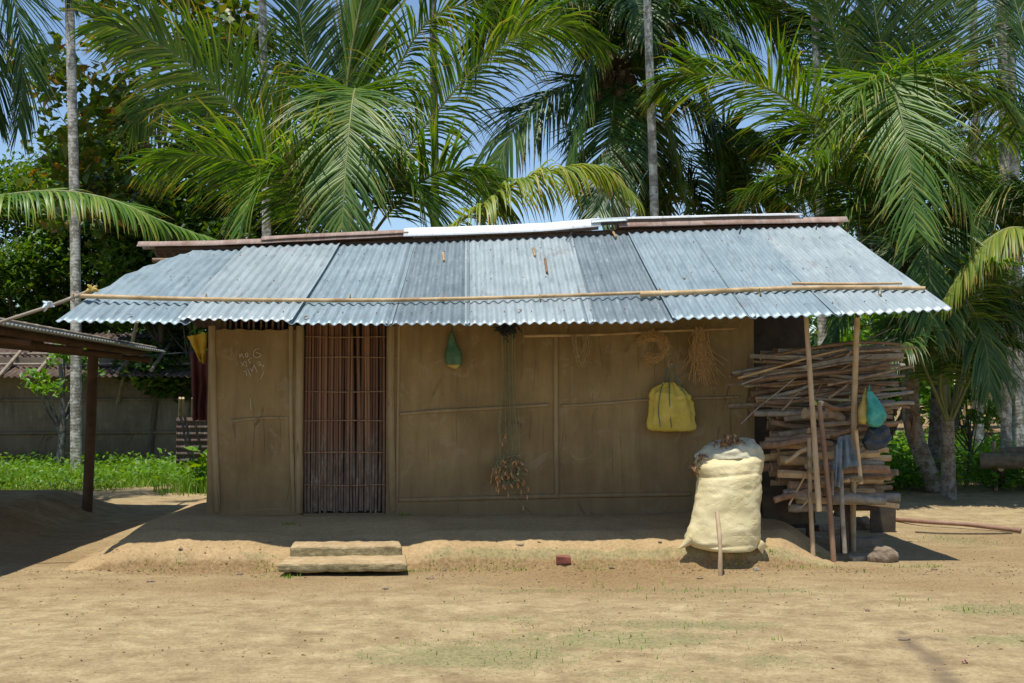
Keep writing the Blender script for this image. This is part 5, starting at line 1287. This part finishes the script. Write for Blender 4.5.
# coconut trunks close to the right end of the hut
pT = thing('coconut_palm', 'short leaning coconut trunk with peeling red bark, right behind the woodpile', 'palm', (WP(920, 470, 18).x, 17.2, 0), None)
Y_ = 16.8
P = [GP(921, 487, .03), WP(913, 430, Y_), WP(910, 375, Y_), WP(918, 320, Y_), WP(922, 280, Y_)]
P[0].y = Y_; trunk(pT, [tuple(p) for p in P], .13, .12, 'coco', irr=.12)
for i, (dx, ln) in enumerate(((-60, 40), (-30, -30), (30, -20), (70, 30))):
    FR(pT, [(921, 285, Y_), (921 + dx * .4, 255 + ln * .2, Y_ - .3), (921 + dx, 260 + ln * .5, Y_ - .6), (921 + dx * 1.5, 300 + ln, Y_ - .8)], 'frond_dark', .8, 10, .5, 200 + i, 'rachis_dark', nl=60)
c = WP(911, 402, Y_ - .14)
for i in range(6):
    mb = MB(); q = c + Vector((random.gauss(0, .05), -.02, random.gauss(0, .25))); tube(mb, [q, q + Vector((random.uniform(-.03, .03), -.05, -.1)), q + Vector((random.uniform(-.05, .05), -.05, -.22))], [.02, .05, .012], 5, irr=.4, seed=i); mb.build('bark_flake', M['wood_red'], pT)
# young palm with thick green stems
pG = thing('young_palm', 'young palm with thick yellow-green leaf stems right of the hut roof corner', 'palm', (WP(950, 440, 16).x, 15.9, 0))
for i, pp_ in enumerate(([(948, 420, 15.8), (940, 385, 15.6), (950, 330, 15.2), (975, 280, 14.6), (1010, 262, 14)], [(950, 420, 15.8), (958, 380, 15.8), (955, 320, 15.7), (945, 260, 15.5), (925, 225, 15)],
                         [(946, 420, 15.8), (930, 380, 15.5), (915, 350, 15), (900, 345, 14.6), (885, 360, 14.2)], [(952, 420, 15.8), (975, 370, 15.6), (1000, 345, 15.4), (1030, 350, 15.2)],
                         [(950, 420, 15.9), (965, 350, 16), (990, 300, 16.1), (1025, 290, 16.2)])):
    FR(pG, pp_, 'frond' if i != 2 else 'frond_dark', .75, (20, 0, -20, 10, 30)[i], .6, 220 + i, 'rachis_dark', nl=70, start=.25, thick=.028)
for i, pp_ in enumerate(([(948, 420, 15.9), (935, 350, 15.6), (915, 320, 15.2), (890, 340, 14.8)], [(950, 420, 15.9), (948, 330, 15.6), (965, 300, 15.2), (985, 345, 14.9), (990, 390, 14.8)],
                         [(950, 420, 16.1), (985, 330, 16.2), (1020, 310, 16.3), (1050, 340, 16.3)], [(948, 420, 16.3), (930, 300, 16.5), (900, 260, 16.8), (870, 290, 17)])):
    FR(pG, pp_, 'frond_dark', .9, 0, .7, 240 + i, 'rachis_dark', nl=70, start=.2)
trunk(pG, [(WP(948, 455, 15.9).x, 15.9, -.05), (WP(948, 455, 15.9).x, 15.9, .5), tuple(WP(948, 418, 15.9))], .11, .08, 'coco', n=8)

# ------------------------------------------------------------------ broadleaf trees
def tree(name, label, cat, px, D, ytop, ybot, wpx, mat, leaf=.12, nclump=34, per=260, seed=0, clr=None, group=None, lw=.5, tk=.065, trunk_y=None, bark='bark', flat=.8, spread=None):
    r = np.random.default_rng(seed); X = (px - 512) * D / F; zt = WP(px, ytop, D).z; zb = max(.3, WP(px, ybot, D).z); W = wpx / 2 * D / F
    t_ = thing(name, label, cat, (X, D, 0), group); cz = (zt + zb) / 2; hh = (zt - zb) / 2
    cl_ = []
    for i in range(nclump):
        while True:
            v = r.uniform(-1, 1, 3)
            if v @ v < 1: break
        v = v / (np.linalg.norm(v) + 1e-6) * (np.linalg.norm(v) ** .5)
        cl_.append((X + v[0] * W, D + v[1] * W * flat, cz + v[2] * hh, r.uniform(.16, .34) * min(W, hh) + .12))
    C = []; 
    for (x, y, z, rr_) in cl_:
        n_ = int(per * r.uniform(.5, 1.4)); q = r.normal(size=(n_, 3)); q /= np.linalg.norm(q, axis=1)[:, None]; q *= (r.random(n_) ** .45)[:, None] * rr_ * np.array([1.25, 1.25, .75])
        q[:, 2] -= .15 * rr_ * (q[:, 0] ** 2 + q[:, 1] ** 2) / rr_ ** 2; C.append(q + np.array([x, y, z]))
    C = np.concatenate(C); C = C[C[:, 2] > .15]
    leafmesh('crown', C, r.uniform(.6, 1.3, len(C)) * leaf, lw, M[mat], t_, up=.5, seed=seed + 1)
    mb = MB(); top = np.array([X, D, cz + hh * .3]); tp = catmull([[X, D, -.05], [X + .12 * W, D, cz * .5], list(top)], 16); tube(mb, tp, [tk * (1 - .65 * i / 15) for i in range(16)], 9, irr=.1)
    for (x, y, z, rr_) in cl_[:22]:
        k_ = int(np.clip((z - .5) / max(top[2], 1) * 11, 3, 13)); p0 = tp[k_]; e = np.array([x, y, z]); mid = (p0 + e) / 2 + np.array([0, 0, -.12 * np.linalg.norm(e - p0)])
        tube(mb, catmull([list(p0), list(mid), list(e)], 8), [tk * .42 * (1 - .8 * i / 7) for i in range(8)], 6)
    mb.build('trunk', M[bark], t_); return t_
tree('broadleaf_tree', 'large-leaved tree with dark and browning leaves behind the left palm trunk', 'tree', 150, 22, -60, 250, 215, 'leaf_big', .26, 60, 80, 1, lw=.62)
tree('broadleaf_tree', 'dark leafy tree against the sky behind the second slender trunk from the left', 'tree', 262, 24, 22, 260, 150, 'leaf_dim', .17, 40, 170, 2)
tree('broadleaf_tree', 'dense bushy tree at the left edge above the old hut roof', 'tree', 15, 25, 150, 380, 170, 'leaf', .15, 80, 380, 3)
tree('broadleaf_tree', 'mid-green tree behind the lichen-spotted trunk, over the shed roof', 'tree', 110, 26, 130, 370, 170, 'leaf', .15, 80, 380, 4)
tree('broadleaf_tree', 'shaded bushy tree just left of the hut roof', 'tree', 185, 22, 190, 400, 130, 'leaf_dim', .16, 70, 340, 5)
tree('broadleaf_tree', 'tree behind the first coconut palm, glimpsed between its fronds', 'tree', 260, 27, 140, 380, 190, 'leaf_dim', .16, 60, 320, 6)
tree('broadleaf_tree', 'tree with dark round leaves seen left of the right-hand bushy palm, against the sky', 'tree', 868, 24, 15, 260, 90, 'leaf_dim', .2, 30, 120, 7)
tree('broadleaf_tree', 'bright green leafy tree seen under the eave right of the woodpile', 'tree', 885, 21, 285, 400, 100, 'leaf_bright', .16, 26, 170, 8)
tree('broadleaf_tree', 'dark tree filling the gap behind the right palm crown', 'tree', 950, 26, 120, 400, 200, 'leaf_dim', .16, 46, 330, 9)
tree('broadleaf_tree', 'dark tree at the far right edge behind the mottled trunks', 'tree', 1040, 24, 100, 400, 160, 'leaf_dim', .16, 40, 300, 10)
tree('broadleaf_tree', 'low bush with bright leaves to the right of the peeling trunk', 'tree', 965, 18.2, 385, 425, 60, 'leaf_bright', .11, 12, 90, 11, tk=.04)
st = tree('small_tree', 'small lichen-spotted sapling with drooping leaves in front of the old mud hut', 'tree', 60, 20.6, 348, 392, 62, 'leaf_bright', .14, 8, 70, 12, lw=.4, tk=.085, bark='areca_dark')
# far wood closing the view
C = []; r = np.random.default_rng(77)
for i in range(150):
    x = r.uniform(-42, 42); y = r.uniform(30, 44); h = r.uniform(3.5, 6.0) * (1.0 if abs(x) > 8 else .75)
    n_ = 420; q = r.normal(size=(n_, 3)); q /= np.linalg.norm(q, axis=1)[:, None]; q *= (r.random(n_) ** .3)[:, None] * np.array([2.2, 1.8, h / 2]); C.append(q + np.array([x, y, h / 2]))
C = np.concatenate(C); C = C[C[:, 2] > 0]
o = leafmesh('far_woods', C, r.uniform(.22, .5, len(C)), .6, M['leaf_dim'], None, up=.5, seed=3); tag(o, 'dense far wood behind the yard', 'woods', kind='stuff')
# undergrowth, right
C = []; bs = []
for i in range(420):
    x = r.uniform(3.9, 13); y = 17 + 9 * r.random() ** 1.5; 
    if y < 18.6 and nz(x * 1.3, y * 1.3, 2) < -.05: continue
    s_ = r.uniform(.18, .42); n_ = 130; q = r.normal(size=(n_, 3)) * np.array([.3, .3, .13]); p = q + np.array([x, y, s_ * .6 + .05]); C.append(p)
C = np.concatenate(C); C[:, 2] = np.abs(C[:, 2]) + .06
o = leafmesh('undergrowth', C, r.uniform(.06, .15, len(C)), .5, M['leaf_bright'], None, up=.9, seed=4); tag(o, 'low leafy undergrowth at the back right of the yard', 'undergrowth', kind='stuff')
# grass strip and weeds, left, and at the back
C = []
for i in range(170):
    x = r.uniform(-11.5, -3.6); y = r.uniform(17.0, 21.7); n_ = 60; q = r.normal(size=(n_, 3)) * np.array([.25, .25, .09]); C.append(q + np.array([x, y, .14]))
C = np.concatenate(C); C[:, 2] = np.abs(C[:, 2]) + .02
o = leafmesh('weeds', C, r.uniform(.05, .13, len(C)), .42, M['leaf_bright'], None, up=.7, seed=6); tag(o, 'leafy weeds in front of the old mud hut', 'weeds', kind='stuff')
bs = np.stack([r.uniform(-12, -3.4, 26000), 16.9 + 5 * r.random(26000) ** 1.1, np.zeros(26000)], 1)
keep = np.array([nz(b[0] * .9, b[1] * .9, 1) > -.05 - .3 * (b[1] - 17.4) for b in bs]); bs = bs[keep]
o = blades('grass', bs, r.uniform(.05, .20, len(bs)) * np.clip(.35 + (bs[:, 1] - 16.9) * .5, .35, 1.2), .014, M['grass'], .9, 6); tag(o, 'sunlit green grass strip behind the open shed', 'grass', kind='stuff')
bs = np.stack([r.uniform(3.6, 12, 9000), 16.6 + 5 * r.random(9000) ** 1.3, np.full(9000, .05)], 1)
keep = np.array([nz(b[0] * 1.1, b[1] * 1.1, 1) > -.1 - .25 * (b[1] - 17.3) for b in bs]); bs = bs[keep]
o = blades('grass', bs, r.uniform(.06, .2, len(bs)), .012, M['grass'], .8, 7); tag(o, 'patchy grass along the back right edge of the yard', 'grass', kind='stuff')
# leafy plant by the left corner of the hut
tp = thing('leafy_plant', 'bright broad-leaved plant beside the left corner of the hut', 'plant', (WP(200, 480, 17).x, 17, 0))
C = []; 
for i in range(26):
    p = WP(201 + random.gauss(0, 6), 463 + random.gauss(0, 11), 17 + random.gauss(0, .15)); C.append(list(p))
leafmesh('foliage', C, .26, .6, M['leaf_bright'], tp, up=.6, seed=9)
mb = MB()
for p in C[:14]: tube(mb, [(tp.location.x, 17, -.02), tuple(p)], .008, 5)
mb.build('stem', M['leaf_bright'], tp)
bs2 = [(tp.location.x + random.gauss(0, .25), 16.9 + random.gauss(0, .25), 0) for _ in range(500)]
o = blades('blades', bs2, rng.uniform(.1, .3, 500), .014, M['grass'], .6, 9, tp); o['kind'] = 'stuff'

# ------------------------------------------------------------------ felled logs and stakes at the right
def felled(a, b, r_, label, D0, D1):
    A, B = WP(*a, D0), WP(*b, D1); mb = MB(); P = catmull([list(A), list(A.lerp(B, .5) + Vector((0, 0, .03))), list(B)], 14); tube(mb, P, [r_ * (1 + .05 * math.sin(i * 1.7)) for i in range(14)], 14, m=0, mcap=1, irr=.05, seed=int(a[1]))
    tag(mb.build('felled_log', [M['cut'], M['woodend']]), label, 'log')
felled((980, 461), (1065, 466), .11, 'thick felled trunk lying on a rest at the far right edge', 16.7, 16.3)
felled((1000, 452), (1070, 456), .075, 'thinner felled trunk lying behind and above the thick one', 17.0, 16.8)
for (x, y, yt, r_, lb) in ((996, 491, 441, .03, 'short pale stake standing in front of the felled trunks'), ):
    pole('stake', (x, y), (x - 2, yt), r_, r_ * .9, 'pole', lb, cat='stake')
pole('log_rest', (1002, 488), (1001, 468), .05, .05, 'bark', 'dark stump that carries the left end of the felled trunks', D1=16.6, cat='stump')
for i, (x0, y0, x1, y1, D, lb) in enumerate(((962, 425, 968, 391, 21, 'pale stake leaning right among the far undergrowth, first of a pair'), (976, 424, 972, 392, 21, 'pale stake leaning left, crossing its neighbour in the far undergrowth'),
                                 (940, 432, 936, 402, 20.5, 'short pale stake in the undergrowth right of the peeling trunk'), (991, 424, 991, 388, 20, 'thin upright stake left of the thick mottled trunk'))):
    pole('stake', (x0, y0), (x1, y1), .035, .03, 'bamboo', lb, D0=D, D1=D, cat='stake')
mb = MB(); tube(mb, [WP(952, 375, 19), WP(1000, 372, 18.8)], .025, 6); tag(mb.build('bamboo_rail', M['bamboo_grey']), 'thin horizontal bamboo tied between the two mottled trunks', 'rail')
